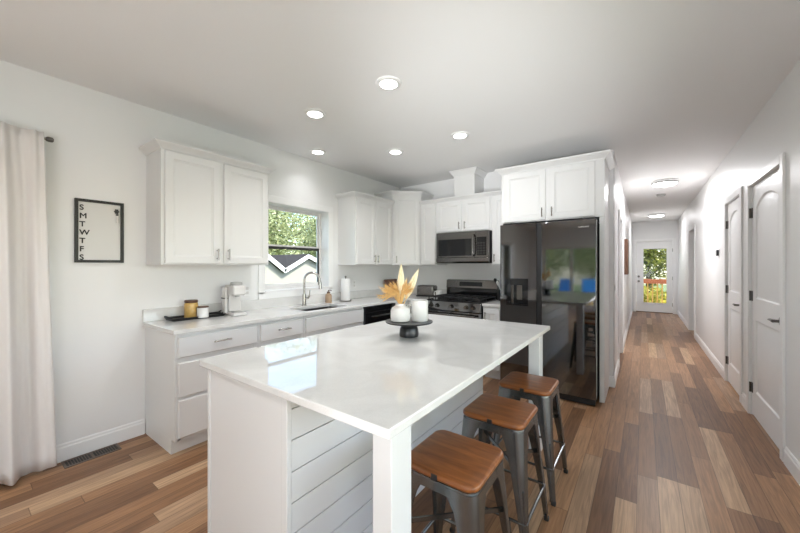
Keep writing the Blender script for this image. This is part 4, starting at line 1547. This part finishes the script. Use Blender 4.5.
# deck outside the hall door
DK = -.06
t = thing('back_deck', 'wooden back deck outside the hallway end door', 'deck', (.25, 13.0, DK))
dm = MB()
for k in range(9):
    dm.box(-1.6, 1.6, -.72 + k * .155, -.72 + k * .155 + .145, -.035, 0)
obj('decking', dm, 'deckgold', t)
obj('joist_frame', MB().box(-1.6, -1.5, -.7, .65, GZ - DK, -.036).box(1.5, 1.6, -.7, .65, GZ - DK, -.036), 'deckgold', t)
t = thing('deck_railing', 'reddish wooden deck railing with balusters beyond the end door', 'railing', (.25, 13.6, DK))
obj('top_rail', MB().box(-1.6, 1.6, -.05, .05, .84, .98), 'deckred', t, bevel=.006)
obj('bottom_rail', MB().box(-1.6, 1.6, -.02, .02, .08, .16), 'deckgold', t)
for k in range(25):
    xx = -1.5 + k * .125
    obj('baluster', MB().box(xx - .018, xx + .018, -.018, .018, .16, .84), 'deckgold', t)
for xx in (-1.55, 1.55):
    obj('post', MB().box(xx - .045, xx + .045, -.045, .045, 0, 1.05), 'deckgold', t)
for i, (x, y, lbx) in enumerate(((.15, 15.2, 'yellowish shrub growing behind the deck railing, left'), (1.75, 15.9, 'yellowish shrub growing behind the deck railing, right'))):
    b = thing('garden_shrub', lbx, 'shrub', (x, y, GZ))
    f_ = MB()
    foliage(f_, 0, 0, .95, .85, .65, .98, 2200, .09)
    obj('leaves', f_, 'leafyellow', b, smooth=0)
    s_ = MB()
    for k in range(6):
        a = k * 1.05
        s_.tube([(0, 0, 0), (.15 * math.cos(a), .15 * math.sin(a), .5), (.35 * math.cos(a), .35 * math.sin(a), 1.3)], [.02, .015, .006], 6)
    obj('stems', s_, 'bark', b)

# blue deck chairs outside the patio door (seen mirrored in the fridge)


def deck_chair(x, y, lbx, rz):
    t = thing('deck_chair', lbx, 'chair', (x, y, DK), rz, 'blue deck chairs')
    obj('seat', MB().box(-.26, .26, -.25, .25, .34, .38), 'bluechair', t, bevel=.01)
    obj('backrest', MB().box(-.26, .26, -.02, .02, 0, .55).rot(Matrix.Translation((0, -.26, .38)) @ Matrix.Rotation(.25, 4, 'X')), 'bluechair', t, bevel=.01)
    for sx in (-.24, .24):
        for sy in (-.22, .22):
            obj('leg', MB().box(sx - .02, sx + .02, sy - .02, sy + .02, 0, .34), 'bluechair', t)


deck_chair(-2.5, -6.6, 'blue deck chair on the patio, left in the reflection', .3)
deck_chair(-1.55, -6.7, 'blue deck chair on the patio, right in the reflection', -.2)
t = thing('patio_deck', 'wooden patio deck outside the living room patio door', 'deck', (-1.9, -6.65, DK))
dm = MB()
for k in range(20):
    dm.box(-2.6, 2.6, -1.45 + k * .148, -1.45 + k * .148 + .14, -.035, 0)
obj('decking', dm, 'deckgold', t)
obj('joist_frame', MB().box(-2.6, -2.5, -1.4, 1.4, GZ - DK, -.036).box(2.5, 2.6, -1.4, 1.4, GZ - DK, -.036), 'deckgold', t)
